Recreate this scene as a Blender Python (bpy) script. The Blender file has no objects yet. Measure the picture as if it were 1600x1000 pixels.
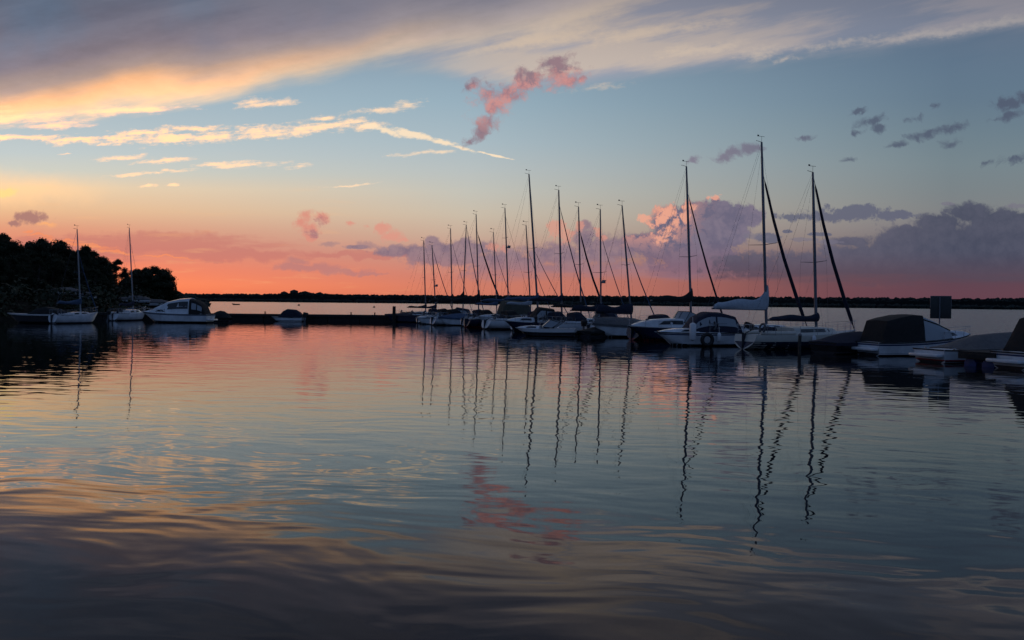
import bpy, bmesh, math, random
from mathutils import Vector, Matrix
SC = bpy.context.scene
COL = SC.collection
PI = math.pi

# ------------------------------------------------------------------ camera
CAM_H = 2.5
FOC = 1280.0                      # focal length in units of a 1600 wide frame
PITCH = math.radians(1.16)
ROLL = math.radians(0.55)
_f = Vector((0, math.cos(PITCH), -math.sin(PITCH)))
_r0 = Vector((1, 0, 0))
_u0 = _r0.cross(_f)
RIGHT = _r0 * math.cos(ROLL) + _u0 * math.sin(ROLL)
UP = _u0 * math.cos(ROLL) - _r0 * math.sin(ROLL)
cam_data = bpy.data.cameras.new('camera')
cam = bpy.data.objects.new('camera', cam_data)
COL.objects.link(cam)
M3 = Matrix((RIGHT, UP, -_f)).transposed()
cam.matrix_world = Matrix.Translation((0, 0, CAM_H)) @ M3.to_4x4()
cam_data.sensor_width = 36.0
cam_data.lens = 36.0 * FOC / 1600.0
cam_data.clip_start = 0.1
cam_data.clip_end = 30000
SC.camera = cam
SC.render.resolution_x, SC.render.resolution_y = 1024, 640
SC.view_settings.view_transform = 'Standard'
SC.view_settings.look = 'None'
SC.view_settings.exposure = 0.0
SC.view_settings.gamma = 1.0
SC.cycles.use_adaptive_sampling = True
SC.cycles.adaptive_threshold = 0.012
SC.cycles.adaptive_min_samples = 10
SC.cycles.max_bounces = 6
SC.cycles.caustics_reflective = False
SC.cycles.caustics_refractive = False

def sight(px, py):
    return (_f * FOC + RIGHT * (px - 800) + UP * (500 - py)).normalized()

def sky_xy(px, py):
    """heading of a cloud as tangent-plane coordinates round due north (x/y, z/y), scaled by 1280"""
    d = sight(px, py)
    return (FOC * d.x / d.y, FOC * d.z / d.y)

def lin(c):
    return tuple(((v / 255.0) / 12.92 if v / 255.0 <= 0.04045 else ((v / 255.0 + 0.055) / 1.055) ** 2.4) for v in c) + (1.0,)

# ------------------------------------------------------------------ node helper
class Nodes:
    def __init__(s, tree):
        s.t = tree
    def put(s, sock, v):
        if v is None:
            return
        if isinstance(v, bpy.types.NodeSocket):
            s.t.links.new(v, sock)
        else:
            sock.default_value = v
    def m(s, op, a, b=None, c=None, clamp=False):
        n = s.t.nodes.new('ShaderNodeMath'); n.operation = op; n.use_clamp = clamp
        for i, v in enumerate((a, b, c)):
            s.put(n.inputs[i], v)
        return n.outputs[0]
    def v(s, op, a, b=None, c=None, scale=None):
        n = s.t.nodes.new('ShaderNodeVectorMath'); n.operation = op
        for i, x in enumerate((a, b, c)):
            s.put(n.inputs[i], x)
        if scale is not None:
            s.put(n.inputs['Scale'], scale)
        return n.outputs['Value'] if op in ('LENGTH', 'DOT_PRODUCT', 'DISTANCE') else n.outputs['Vector']
    def comb(s, x, y, z=0.0):
        n = s.t.nodes.new('ShaderNodeCombineXYZ')
        for i, q in enumerate((x, y, z)):
            s.put(n.inputs[i], q)
        return n.outputs[0]
    def sep(s, vec):
        n = s.t.nodes.new('ShaderNodeSeparateXYZ'); s.put(n.inputs[0], vec)
        return n.outputs
    def noise(s, vec, scale, detail=4.0, rough=0.55, dim='2D', color=False, dist=0.0):
        n = s.t.nodes.new('ShaderNodeTexNoise'); n.noise_dimensions = dim
        s.put(n.inputs['Vector'], vec)
        n.inputs['Scale'].default_value = scale; n.inputs['Detail'].default_value = detail
        n.inputs['Roughness'].default_value = rough; n.inputs['Distortion'].default_value = dist
        return n.outputs['Color'] if color else n.outputs[0]
    def step(s, x, a, b, lo=0.0, hi=1.0):
        n = s.t.nodes.new('ShaderNodeMapRange'); n.interpolation_type = 'SMOOTHSTEP'
        s.put(n.inputs[0], x)
        n.inputs[1].default_value = a; n.inputs[2].default_value = b
        n.inputs[3].default_value = lo; n.inputs[4].default_value = hi
        return n.outputs[0]
    def lerp(s, x, a, b, lo=0.0, hi=1.0):
        n = s.t.nodes.new('ShaderNodeMapRange'); n.clamp = True
        s.put(n.inputs[0], x)
        n.inputs[1].default_value = a; n.inputs[2].default_value = b
        n.inputs[3].default_value = lo; n.inputs[4].default_value = hi
        return n.outputs[0]
    def ramp(s, fac, stops, lo=0.0, hi=1.0, mode='LINEAR'):
        f = s.lerp(fac, lo, hi) if (lo, hi) != (0.0, 1.0) else fac
        n = s.t.nodes.new('ShaderNodeValToRGB'); s.put(n.inputs[0], f)
        cr = n.color_ramp; cr.interpolation = mode
        while len(cr.elements) < len(stops):
            cr.elements.new(0.5)
        for e, (p, c) in zip(cr.elements, sorted(stops)):
            e.position = (p - lo) / (hi - lo)
        for e, (p, c) in zip(cr.elements, sorted(stops)):
            e.color = lin(c)
        return n.outputs[0]
    def mix(s, fac, a, b, blend='MIX'):
        n = s.t.nodes.new('ShaderNodeMix'); n.data_type = 'RGBA'; n.blend_type = blend; n.clamp_factor = True
        s.put(n.inputs[0], fac); s.put(n.inputs[6], a); s.put(n.inputs[7], b)
        return n.outputs[2]
    def curve(s, x, pts, x0, x1, y0, y1):
        n = s.t.nodes.new('ShaderNodeFloatCurve')
        s.put(n.inputs['Value'], s.lerp(x, x0, x1))
        cu = n.mapping.curves[0]
        while len(cu.points) < len(pts):
            cu.points.new(0.5, 0.5)
        pts = sorted(pts)
        for p, (a, b) in zip(cu.points, pts):
            p.location = ((a - x0) / (x1 - x0), (b - y0) / (y1 - y0))
        n.mapping.update()
        return s.m('MULTIPLY_ADD', n.outputs[0], y1 - y0, y0)

# ------------------------------------------------------------------ sky
world = bpy.data.worlds.new("World")
SC.world = world
world.use_nodes = True
wt = world.node_tree
wt.nodes.clear()
N = Nodes(wt)
tc = wt.nodes.new('ShaderNodeTexCoord')
D = tc.outputs['Generated']
dx, dy, dz = N.sep(D)
AZ = N.m('MULTIPLY', N.m('ARCTAN2', dx, dy), 57.29578)                     # degrees, 0 = north, + = east
hor = N.m('SQRT', N.m('ADD', N.m('MULTIPLY', dx, dx), N.m('MULTIPLY', dy, dy)))
EL = N.m('MULTIPLY', N.m('ARCTAN2', N.m('ABSOLUTE', dz), hor), 57.29578)
dyc = N.m('MAXIMUM', dy, 0.15)
QX = N.m('MULTIPLY', N.m('DIVIDE', dx, dyc), FOC)
QY = N.m('MULTIPLY', N.m('DIVIDE', dz, dyc), FOC)
Q = N.comb(QX, QY)
ELF = N.m('MULTIPLY', N.m('ARCTAN2', N.m('ABSOLUTE', dz), dyc), 57.29578)      # elevation measured in the north-facing plane
FRONT = N.step(dy, 0.2, 0.5)

def C(*c):
    return lin(c)

def E_of(py):       # elevation, degrees, of a level in the middle of the view
    return math.degrees(math.atan(sky_xy(800, py)[1] / FOC))

def col_ramp(rows):
    st = [(E_of(py), c) for py, c in rows]
    return N.ramp(ELF, st, 0.0, 60.0)

west = col_ramp([(474, (238, 118, 76)), (450, (255, 144, 90)), (425, (242, 138, 98)), (395, (222, 138, 112)), (365, (228, 156, 124)),
                 (335, (238, 190, 146)), (300, (240, 210, 172)), (275, (212, 210, 196)), (245, (196, 205, 205)), (160, (168, 187, 198)),
                 (40, (132, 154, 174)), (-300, (70, 82, 98)), (-900, (48, 60, 78))])
mid = col_ramp([(474, (200, 114, 92)), (450, (214, 126, 102)), (430, (204, 130, 114)), (400, (196, 146, 132)), (365, (200, 174, 154)),
                (335, (202, 189, 170)), (300, (195, 194, 184)), (265, (184, 192, 192)), (225, (170, 187, 195)), (160, (152, 176, 190)),
                (40, (124, 148, 170)), (-300, (66, 78, 96)), (-900, (45, 57, 76))])
east = col_ramp([(474, (98, 60, 72)), (455, (102, 66, 78)), (430, (86, 72, 86)), (395, (90, 86, 98)), (350, (122, 119, 124)),
                 (320, (127, 130, 132)), (290, (123, 132, 136)), (250, (119, 134, 141)), (200, (110, 129, 141)), (150, (101, 122, 140)),
                 (40, (92, 116, 140)), (-300, (52, 63, 80)), (-900, (38, 49, 66))])
back = N.ramp(EL, [(0.0, (66, 82, 114)), (8.0, (76, 98, 136)), (25.0, (78, 102, 142)), (60.0, (58, 78, 112))], 0.0, 60.0)

w1 = N.lerp(AZ, -31.0, -3.0)
w2 = N.lerp(AZ, -3.0, 28.0)
west = N.v('MULTIPLY', west, N.comb(N.step(ELF, 5.5, 2.0, 1.0, 1.16), 1.0, 1.0))          # the glow is brighter than the picture can hold
base = N.mix(w1, west, mid)
base = N.mix(w2, base, east)
# away from the afterglow the sky is the plain dusk dome, with a physical sky below it
nish = wt.nodes.new('ShaderNodeTexSky'); nish.sky_type = 'NISHITA'; nish.sun_disc = False
nish.sun_elevation = math.radians(0.5); nish.sun_rotation = math.radians(-38.0)
absaz = N.m('ABSOLUTE', N.m('ADD', AZ, 10.0))
away = N.step(absaz, 42.0, 85.0)
dome = N.mix(0.012, back, nish.outputs[0])
sky = N.mix(away, base, back)

# noises shared by the clouds (tangent-plane units of 1/1280 rad)
nA = N.noise(Q, 1 / 60.0, 6.0, 0.6, color=True)
nAv = N.v('SUBTRACT', nA, (0.5, 0.5, 0.5))
Qw = N.v('MULTIPLY_ADD', nAv, (46.0, 34.0, 0.0), Q)
nF = N.noise(Qw, 1 / 30.0, 8.0, 0.64)
nFs = N.m('SUBTRACT', nF, 0.5)

vn = wt.nodes.new('ShaderNodeTexVoronoi'); vn.voronoi_dimensions = '2D'; vn.feature = 'F1'; vn.normalize = True
wt.links.new(N.v('MULTIPLY_ADD', nAv, (22.0, 18.0, 0.0), Q), vn.inputs['Vector'])
vn.inputs['Scale'].default_value = 1 / 24.0; vn.inputs['Detail'].default_value = 3.0; vn.inputs['Roughness'].default_value = 0.62; vn.inputs['Lacunarity'].default_value = 2.3
vD = vn.outputs['Distance']
puff = N.m('MULTIPLY', N.m('SUBTRACT', 0.30, vD), 2.6)     # + on the heads of the puffs, - in the creases between
puff = N.m('MULTIPLY_ADD', nFs, 1.6, puff)
wisp = N.m('MULTIPLY', nFs, 3.2)

def rot(vec, deg):
    a = math.radians(deg)
    c = N.v('DOT_PRODUCT', vec, (math.cos(a), math.sin(a), 0))
    d = N.v('DOT_PRODUCT', vec, (-math.sin(a), math.cos(a), 0))
    return N.comb(c, d)

def field(blobs, vec, deg=0.0, smooth=0.25):
    """union of soft ellipses (px, py, rx, ry) -> 1 at the centres, 0 on the outlines"""
    p = rot(vec, deg) if deg else vec
    a = math.radians(deg)
    acc = None
    for (x, y, rx, ry) in blobs:
        cx, cy = sky_xy(x, y)
        if deg:
            cx, cy = cx * math.cos(a) + cy * math.sin(a), -cx * math.sin(a) + cy * math.cos(a)
        l = N.v('LENGTH', N.v('MULTIPLY_ADD', p, (1 / rx, 1 / ry, 0), (-cx / rx, -cy / ry, 0)))
        acc = l if acc is None else N.m('SMOOTH_MIN', acc, l, smooth)
    return N.m('SUBTRACT', 1.0, acc)
# ---- red stratus low in the west
sQ = N.v('MULTIPLY', Q, (0.12, 1.0, 0))
sn = N.noise(sQ, 1 / 14.0, 5.0, 0.6)
sns = N.m('SUBTRACT', sn, 0.5)
QYn = N.m('MULTIPLY_ADD', sns, 34.0, QY)
f = field([(60, 392, 240, 30), (250, 380, 240, 20), (370, 398, 150, 12), (560, 398, 170, 7)], Qw, 0, 0.3)
a = N.step(N.m('MULTIPLY_ADD', sns, 1.2, f), 0.0, 0.55)
sky = N.mix(N.m('MULTIPLY', a, 0.6), sky, C(198, 120, 112))
f = field([(90, 375, 45, 4), (60, 368, 30, 3), (130, 384, 60, 4), (180, 392, 34, 3), (40, 361, 10, 3), (260, 402, 60, 2)], Qw, -3, 0.3)
a = N.step(N.m('MULTIPLY_ADD', sns, 1.2, f), -0.1, 0.7)
sky = N.mix(N.m('MULTIPLY', a, 0.7), sky, C(250, 146, 96))
# thin streaks of the glow on the west
a = N.m('MULTIPLY', N.step(sn, 0.55, 0.8), N.m('MULTIPLY', N.step(QY, 260.0, 20.0), N.step(QX, 150.0, -500.0)))
sky = N.mix(N.m('MULTIPLY', a, 0.30), sky, C(255, 190, 130))
# yellow glow at the left edge
f = field([(20, 296, 190, 34), (-70, 290, 170, 40)], Qw, 0, 0.3)
sky = N.mix(N.m('MULTIPLY', N.step(f, 0.0, 1.0), 0.45), sky, (1.35, 0.76, 0.33, 1.0))
f = field([(5, 298, 28, 9), (-60, 300, 60, 20)], Qw, 0)
sky = N.mix(N.m('MULTIPLY', N.step(N.m('ADD', f, nFs), 0.0, 0.5), 0.7), sky, C(255, 226, 138))

# ---- mauve cumulus bank over the far shore
def blend(sky, f, lo, hi, amp, strength, colour, nz=None):
    a = N.step(N.m('MULTIPLY_ADD', nFs if nz is None else nz, amp, f), lo, hi)
    return N.mix(N.m('MULTIPLY', a, strength), sky, colour)

bank_fade = N.step(QYn, 25.0, 54.0)
mid_blobs = [(640, 392, 60, 12), (690, 388, 44, 14), (735, 388, 60, 16), (675, 376, 14, 8), (727, 379, 14, 10),
             (790, 408, 90, 22), (870, 398, 70, 22), (915, 375, 26, 24), (914, 352, 12, 10), (930, 392, 40, 26),
             (960, 388, 60, 28), (1000, 380, 50, 22), (560, 386, 24, 4), (610, 395, 40, 8), (850, 428, 180, 24), (1000, 425, 120, 24), (700, 405, 90, 14)]
f = field(mid_blobs, Q, 0, 0.3)
a = N.m('MULTIPLY', N.step(N.m('MULTIPLY_ADD', puff, 0.55, f), -0.05, 0.50), bank_fade)
mcol = N.mix(N.step(puff, -0.6, 0.5), C(126, 108, 126), C(152, 126, 135))
mcol = N.mix(N.step(QY, 80.0, 38.0), mcol, C(168, 120, 124))
sky = N.mix(N.m('MULTIPLY', a, 0.93), sky, mcol)
sky = blend(sky, field([(868, 358, 18, 14), (880, 364, 18, 16), (905, 352, 7, 10), (772, 386, 18, 8), (935, 362, 6, 10), (945, 372, 12, 6)], Q), 0.0, 0.6, 1.3, 0.7, C(218, 150, 132), puff)
# great cumulus behind the tall masts
big_blobs = [(1050, 350, 40, 32), (1085, 335, 42, 24), (1120, 332, 46, 20), (1150, 338, 42, 22), (1172, 340, 24, 13),
             (1090, 370, 64, 40), (1126, 365, 46, 34), (1055, 385, 70, 36), (1095, 400, 70, 36), (1010, 380, 46, 18), (1118, 313, 8, 6), (1110, 425, 110, 26)]
f = field(big_blobs, Q, 0, 0.22)
fa = N.m('MULTIPLY_ADD', puff, 0.42, f)
a = N.m('MULTIPLY', N.step(fa, -0.06, 0.24), N.step(QYn, 26.0, 64.0))
lit = N.step(N.m('MULTIPLY_ADD', puff, 60.0, N.m('MULTIPLY_ADD', QY, -0.30, QX)), 275.0, 205.0)
lit = N.m('MULTIPLY', lit, N.step(puff, -0.35, 0.25))
big_shade = N.mix(N.step(puff, -0.7, 0.6), C(102, 98, 122), C(124, 114, 133))
big_shade = N.mix(N.step(QY, 105.0, 40.0), big_shade, C(132, 100, 116))
sky = N.mix(N.m('MULTIPLY', a, 0.95), sky, N.mix(N.m('MULTIPLY', lit, N.step(QY, 70.0, 130.0)), big_shade, C(214, 150, 134)))
rim = field([(1032, 346, 18, 14), (1048, 331, 20, 12), (1070, 321, 22, 9), (1040, 364, 20, 20), (1118, 310, 11, 6), (1060, 342, 20, 17), (1006, 340, 13, 7), (1022, 356, 13, 12)], Q)
sky = blend(sky, rim, 0.1, 0.8, 1.5, 0.8, C(238, 168, 142), puff)
# great dark bank in the east, with a pale gap under its leading edge
east_blobs = [(1515, 334, 44, 18), (1470, 348, 50, 18), (1560, 344, 60, 20), (1620, 342, 60, 16), (1420, 385, 80, 30), (1490, 382, 110, 40), (1580, 385, 110, 52),
              (1340, 404, 90, 28), (1700, 380, 120, 60), (1250, 412, 70, 22), (1180, 412, 70, 20), (1900, 380, 200, 70), (1420, 362, 36, 12), (1330, 378, 40, 8), (1300, 428, 200, 26), (1500, 420, 200, 30)]
f = field(east_blobs, Q, 0, 0.3)
fa = N.m('MULTIPLY_ADD', puff, 0.45, f)
a = N.m('MULTIPLY', N.step(fa, -0.10, 0.36), N.step(QYn, 22.0, 54.0))
east_col = N.mix(N.step(QX, 450.0, 720.0), N.mix(N.step(puff, -0.8, 0.7), C(86, 87, 107), C(98, 96, 114)), N.mix(N.step(puff, -0.8, 0.7), C(68, 73, 93), C(80, 83, 102)))
sky = N.mix(N.m('MULTIPLY', a, 0.90), sky, N.mix(N.step(QY, 95.0, 36.0), east_col, C(88, 72, 86)))
sky = blend(sky, field([(1335, 332, 60, 12), (1285, 338, 66, 10), (1350, 327, 32, 9), (1395, 336, 40, 8), (1240, 339, 34, 6), (1200, 372, 24, 8), (1230, 362, 10, 3), (1280, 366, 20, 3)], Q), -0.1, 0.35, 0.8, 0.85, C(94, 97, 118), puff)
sky = blend(sky, field([(1250, 374, 30, 3), (1300, 378, 24, 4), (1180, 370, 20, 6), (1600, 322, 30, 5), (1480, 318, 14, 3)], Q), 0.0, 0.5, 0.9, 0.6, C(118, 114, 130), puff)
# the dusty rose band hugging the horizon
a = N.m('MULTIPLY', N.step(QYn, 54.0, 26.0), N.step(QX, -260.0, 120.0))
rose = N.mix(N.step(QX, 0.0, 560.0), C(200, 122, 104), C(100, 68, 80))
sky = N.mix(N.m('MULTIPLY', a, 0.7), sky, rose)

# ---- lone small clouds
Qs = N.v('MULTIPLY_ADD', nAv, (40.0, 26.0, 0.0), Q)
sky = blend(sky, field([(448, 417, 34, 7), (490, 418, 54, 8), (540, 424, 56, 6), (465, 409, 20, 6), (580, 428, 40, 3)], Qs, 0, 0.3), -0.1, 0.7, 0.45, 0.72, C(184, 126, 124), wisp)
sky = blend(sky, field([(484, 337, 20, 14), (500, 341, 18, 12), (486, 352, 16, 15), (472, 346, 12, 11), (484, 368, 9, 12)], Qs), -0.05, 0.8, 0.7, 0.97, C(220, 146, 128), puff)
sky = blend(sky, field([(497, 344, 16, 12), (488, 360, 11, 12)], Qs), 0.15, 1.0, 0.9, 0.75, C(156, 114, 124), puff)
sky = blend(sky, field([(600, 358, 20, 11), (610, 370, 22, 10), (572, 356, 12, 6), (548, 352, 11, 6), (625, 376, 14, 6)], Qs), -0.05, 0.8, 0.8, 0.9, C(222, 152, 134), puff)
sky = blend(sky, field([(570, 384, 30, 6), (510, 380, 18, 5)], Qs), 0.0, 0.7, 0.6, 0.6, C(158, 128, 134), wisp)
sky = blend(sky, field([(50, 342, 32, 11), (42, 338, 20, 9), (20, 347, 14, 5)], Qs), -0.05, 0.6, 0.6, 0.9, C(170, 122, 116), puff)
sky = blend(sky, field([(72, 351, 26, 4)], Qs), 0.0, 0.9, 0.4, 0.8, C(255, 178, 116), wisp)
# dark scraps in the east
scraps = [(1150, 238, 34, 15), (1130, 248, 26, 12), (1172, 230, 26, 11), (1080, 252, 18, 6), (1365, 188, 36, 13), (1380, 200, 30, 10), (1340, 174, 22, 8),
          (1340, 210, 24, 6), (1475, 202, 42, 12), (1450, 208, 34, 11), (1498, 198, 22, 11), (1482, 226, 22, 9), (1578, 160, 40, 17), (1600, 150, 30, 18), (1580, 182, 28, 8),
          (1640, 150, 50, 18), (1580, 250, 32, 12), (1545, 254, 20, 7), (1408, 228, 18, 6), (1262, 218, 18, 5), (1325, 249, 18, 6), (1460, 165, 10, 8), (1428, 190, 22, 8)]
f = field(scraps, Qs, 14, 0.25)
a = N.step(N.m('MULTIPLY_ADD', wisp, 0.85, f), 0.0, 0.95)
sky = N.mix(N.m('MULTIPLY', a, N.lerp(QX, 250.0, 700.0, 0.72, 0.85)), sky, N.mix(N.step(QX, 250.0, 560.0), C(122, 108, 130), C(80, 88, 108)))

# ---- cream streaks and the long feathered trail
qs = rot(Q, 2.0)
trn = N.noise(N.v('MULTIPLY', qs, (0.35, 1.0, 0)), 1 / 16.0, 6.0, 0.66)
trs = N.m('SUBTRACT', trn, 0.5)
Qt = N.v('MULTIPLY_ADD', nAv, (30.0, 12.0, 0.0), Q)
west_fade = N.lerp(QX, -800.0, 0.0)
cream = N.mix(west_fade, (1.75, 0.92, 0.42, 1.0), (0.98, 0.76, 0.52, 1.0))
f = field([(130, 218, 70, 8), (200, 217, 70, 9), (270, 215, 80, 12), (340, 211, 80, 12), (410, 207, 80, 12), (480, 201, 70, 13), (540, 192, 44, 12), (575, 197, 36, 8), (230, 206, 90, 6), (310, 200, 70, 6), (505, 186, 30, 7),
           (90, 220, 40, 5)], Qt, 3, 0.3)
mack = N.m('SUBTRACT', N.noise(N.v('MULTIPLY', qs, (0.5, 1.0, 0)), 1 / 6.0, 4.0, 0.6), 0.5)
fib = N.m('SUBTRACT', N.noise(N.v('MULTIPLY', rot(Q, 6.0), (0.12, 1.0, 0)), 1 / 7.0, 5.0, 0.62), 0.5)
a = N.step(N.m('MULTIPLY_ADD', fib, 1.6, N.m('MULTIPLY_ADD', mack, 1.1, N.m('MULTIPLY_ADD', trs, 1.9, f))), -0.05, 1.15)
sky = N.mix(N.m('MULTIPLY', a, 0.92), sky, cream)
f = field([(600, 202, 44, 7), (645, 210, 44, 7), (688, 221, 40, 6), (722, 231, 28, 4.5), (770, 242, 34, 2)], N.v('MULTIPLY_ADD', nAv, (14.0, 5.0, 0.0), Q), -13, 0.3)
a = N.step(N.m('MULTIPLY_ADD', mack, 1.0, N.m('MULTIPLY_ADD', trs, 1.4, f)), 0.0, 0.7)
sky = N.mix(N.m('MULTIPLY', a, 0.9), sky, (1.0, 0.78, 0.54, 1.0))
f = field([(380, 258, 76, 8), (345, 258, 44, 6), (465, 260, 20, 5), (255, 251, 66, 5), (190, 247, 56, 6), (60, 215, 60, 5), (0, 216, 18, 8), (105, 240, 16, 2), (660, 239, 80, 4), (635, 165, 34, 9), (590, 174, 64, 6),
           (425, 162, 54, 8), (395, 157, 40, 6), (250, 270, 90, 4), (540, 290, 60, 2), (230, 292, 22, 4), (270, 290, 12, 3)], Qt, 5, 0.15)
a = N.step(N.m('MULTIPLY_ADD', fib, 1.6, N.m('MULTIPLY_ADD', mack, 0.9, N.m('MULTIPLY_ADD', trs, 1.6, f))), 0.0, 1.2)
sky = N.mix(N.m('MULTIPLY', a, 0.75), sky, cream)

# ---- the sheet of high cloud across the top
shn = N.noise(N.v('MULTIPLY', rot(Q, 13.0), (0.16, 1.0, 0)), 1 / 60.0, 6.0, 0.55)
shs = N.m('SUBTRACT', shn, 0.5)
Qs0 = N.v('MULTIPLY_ADD', nAv, (60.0, 16.0, 0.0), Q)
sh2 = N.noise(Q, 1 / 220.0, 3.0, 0.5)
sh2s = N.m('SUBTRACT', sh2, 0.5)
def edge(rows):
    pts = [sky_xy(*p) for p in rows]
    return N.curve(QX, pts, -1400.0, 1400.0, 0.0, 900.0)
e1 = edge([(-600, 225), (-150, 215), (0, 204), (120, 196), (250, 172), (400, 152), (500, 132), (600, 104), (700, 84), (800, 66), (900, 42), (1000, 10), (1200, -30), (1500, -60), (2100, -120)])
d1 = N.m('ADD', N.m('SUBTRACT', QY, e1), N.m('MULTIPLY_ADD', shs, 60.0, N.m('MULTIPLY', sh2s, 36.0)))
e2 = edge([(-600, 230), (0, 150), (400, 130), (650, 118), (760, 140), (860, 146), (960, 140), (1050, 122), (1150, 108), (1230, 98), (1350, 84), (1450, 70), (1600, 42), (1800, 0), (2100, -40)])
d2 = N.m('ADD', N.m('SUBTRACT', QY, e2), N.m('MULTIPLY_ADD', shs, 44.0, N.m('MULTIPLY', sh2s, 20.0)))
thin_col = N.mix(N.step(shn, 0.42, 0.62), N.mix(N.step(QX, 0.0, 760.0), C(168, 166, 178), C(130, 140, 160)), N.mix(N.step(QX, 100.0, 760.0), C(206, 188, 174), C(164, 160, 168)))
a = N.m('MULTIPLY', N.step(d2, -6.0, 34.0), 0.88)
a = N.m('MULTIPLY', a, N.step(QX, -330.0, 40.0))
sky = N.mix(a, sky, thin_col)
# bright fringes of the thin sheet
f = field([(1100, 76, 80, 10), (1190, 84, 60, 12), (1230, 92, 34, 7), (1320, 66, 110, 11), (1450, 54, 120, 10), (1560, 36, 100, 10), (945, 136, 80, 11), (900, 20, 80, 26), (1000, 52, 120, 12), (850, 60, 120, 14), (1090, 40, 90, 11), (1640, 26, 90, 9)], Qs0, 9, 0.3)
a = N.step(N.m('MULTIPLY_ADD', mack, 1.0, N.m('MULTIPLY_ADD', shs, 2.2, f)), 0.0, 1.25)
sky = N.mix(N.m('MULTIPLY', a, 0.75), sky, N.mix(N.step(QX, 0.0, 760.0), C(226, 202, 176), C(188, 180, 176)))
# heavy sheet
westc = N.ramp(d1, [(-10, (252, 224, 150)), (12, (254, 222, 150)), (34, (236, 194, 146)), (62, (184, 158, 146)), (100, (142, 128, 136)), (160, (116, 114, 130)), (210, (112, 120, 138)), (300, (92, 98, 116)), (420, (74, 80, 98)), (600, (62, 70, 88))], -20.0, 620.0)
eastc = N.ramp(d1, [(-10, (200, 186, 178)), (14, (222, 200, 176)), (36, (196, 180, 172)), (70, (160, 152, 160)), (110, (128, 126, 142)), (180, (112, 114, 132)), (300, (92, 98, 116)), (420, (74, 80, 98)), (600, (62, 70, 88))], -20.0, 620.0)
sheet_col = N.mix(N.step(QX, -640.0, 60.0), westc, eastc)
sheet_col = N.mix(N.m('MULTIPLY', N.step(sh2, 0.45, 0.75), N.step(d1, 60.0, 190.0)), sheet_col, C(104, 122, 146))
g_ = N.m('MULTIPLY_ADD', shs, 0.75, N.m('MULTIPLY_ADD', trs, 0.22, 1.0))
edge_glow = N.m('MULTIPLY', N.step(d1, 75.0, 15.0), N.step(QX, 0.0, -700.0))
sheet_col = N.v('MULTIPLY', sheet_col, N.comb(N.m('MULTIPLY', g_, N.m('MULTIPLY_ADD', edge_glow, 0.75, 1.0)), N.m('MULTIPLY', g_, N.m('MULTIPLY_ADD', edge_glow, 0.30, 1.0)), N.m('MULTIPLY', g_, N.m('MULTIPLY_ADD', edge_glow, 0.14, 1.0))))
a = N.m('MULTIPLY', N.step(d1, -6.0, 38.0), N.lerp(QX, -500.0, 300.0, 0.97, 0.85))
sky = N.mix(a, sky, sheet_col)
f = field([(20, 186, 120, 12), (90, 196, 60, 7), (-60, 180, 120, 20), (10, 215, 30, 6), (200, 172, 100, 8)], Qt, 3, 0.3)
a = N.step(N.m('MULTIPLY_ADD', fib, 1.8, N.m('MULTIPLY_ADD', trs, 1.6, f)), -0.1, 1.2)
sky = N.mix(N.m('MULTIPLY', a, 0.85), sky, (1.9, 0.93, 0.46, 1.0))
a = N.m('MULTIPLY', N.step(QY, 330.0, 560.0), 0.75)
sky = N.mix(N.m('MULTIPLY', a, FRONT), sky, N.mix(N.step(shn, 0.4, 0.62), C(92, 98, 116), C(112, 112, 124)))
# ---- rose scud in front of it
pk = [(742, 134, 18, 11), (765, 150, 30, 22), (795, 146, 34, 20), (820, 132, 36, 20), (842, 122, 34, 20), (868, 114, 30, 22), (888, 126, 34, 15), (774, 170, 28, 20), (765, 188, 24, 18), (750, 203, 24, 16),
      (735, 216, 19, 11), (862, 97, 28, 12), (815, 120, 22, 13), (906, 124, 22, 8), (805, 150, 30, 12)]
f = field(pk, Qs, 20, 0.25)
fa = N.m('ADD', N.m('ADD', f, 0.14), N.m('MULTIPLY_ADD', puff, 0.55, N.m('MULTIPLY', wisp, 0.45)))
a = N.step(fa, 0.04, 1.1)
grey = N.m('MAXIMUM', N.step(QY, 300.0, 256.0), N.step(N.m('MULTIPLY_ADD', QX, -0.2, N.m('MULTIPLY_ADD', nFs, 160.0, QY)), 338.0, 372.0))
pcol = N.mix(N.step(puff, -0.35, 0.4), C(164, 118, 126), C(206, 142, 136))
pcol = N.mix(N.m('MULTIPLY', grey, 0.8), pcol, C(124, 110, 126))
sky = N.mix(N.m('MULTIPLY', a, 0.92), sky, pcol)

sky = N.mix(N.m('MULTIPLY', away, 1.0), sky, dome)
bg = wt.nodes.new('ShaderNodeBackground')
wt.links.new(sky, bg.inputs['Color'])
bg.inputs['Strength'].default_value = 1.0
wo = wt.nodes.new('ShaderNodeOutputWorld')
wt.links.new(bg.outputs[0], wo.inputs['Surface'])
world.cycles.sampling_method = 'MANUAL'
world.cycles.sample_map_resolution = 512

# last trace of sun, through the haze on the north-west horizon
sun_d = bpy.data.lights.new('sun', 'SUN'); sun_d.energy = 0.06; sun_d.angle = math.radians(6.0); sun_d.color = (1.0, 0.62, 0.36)
sun = bpy.data.objects.new('sun', sun_d); COL.objects.link(sun)
_sd = Vector((math.sin(math.radians(-38)) * math.cos(math.radians(0.6)), math.cos(math.radians(-38)) * math.cos(math.radians(0.6)), math.sin(math.radians(0.6))))
sun.rotation_euler = (-_sd).to_track_quat('-Z', 'Y').to_euler()
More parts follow.
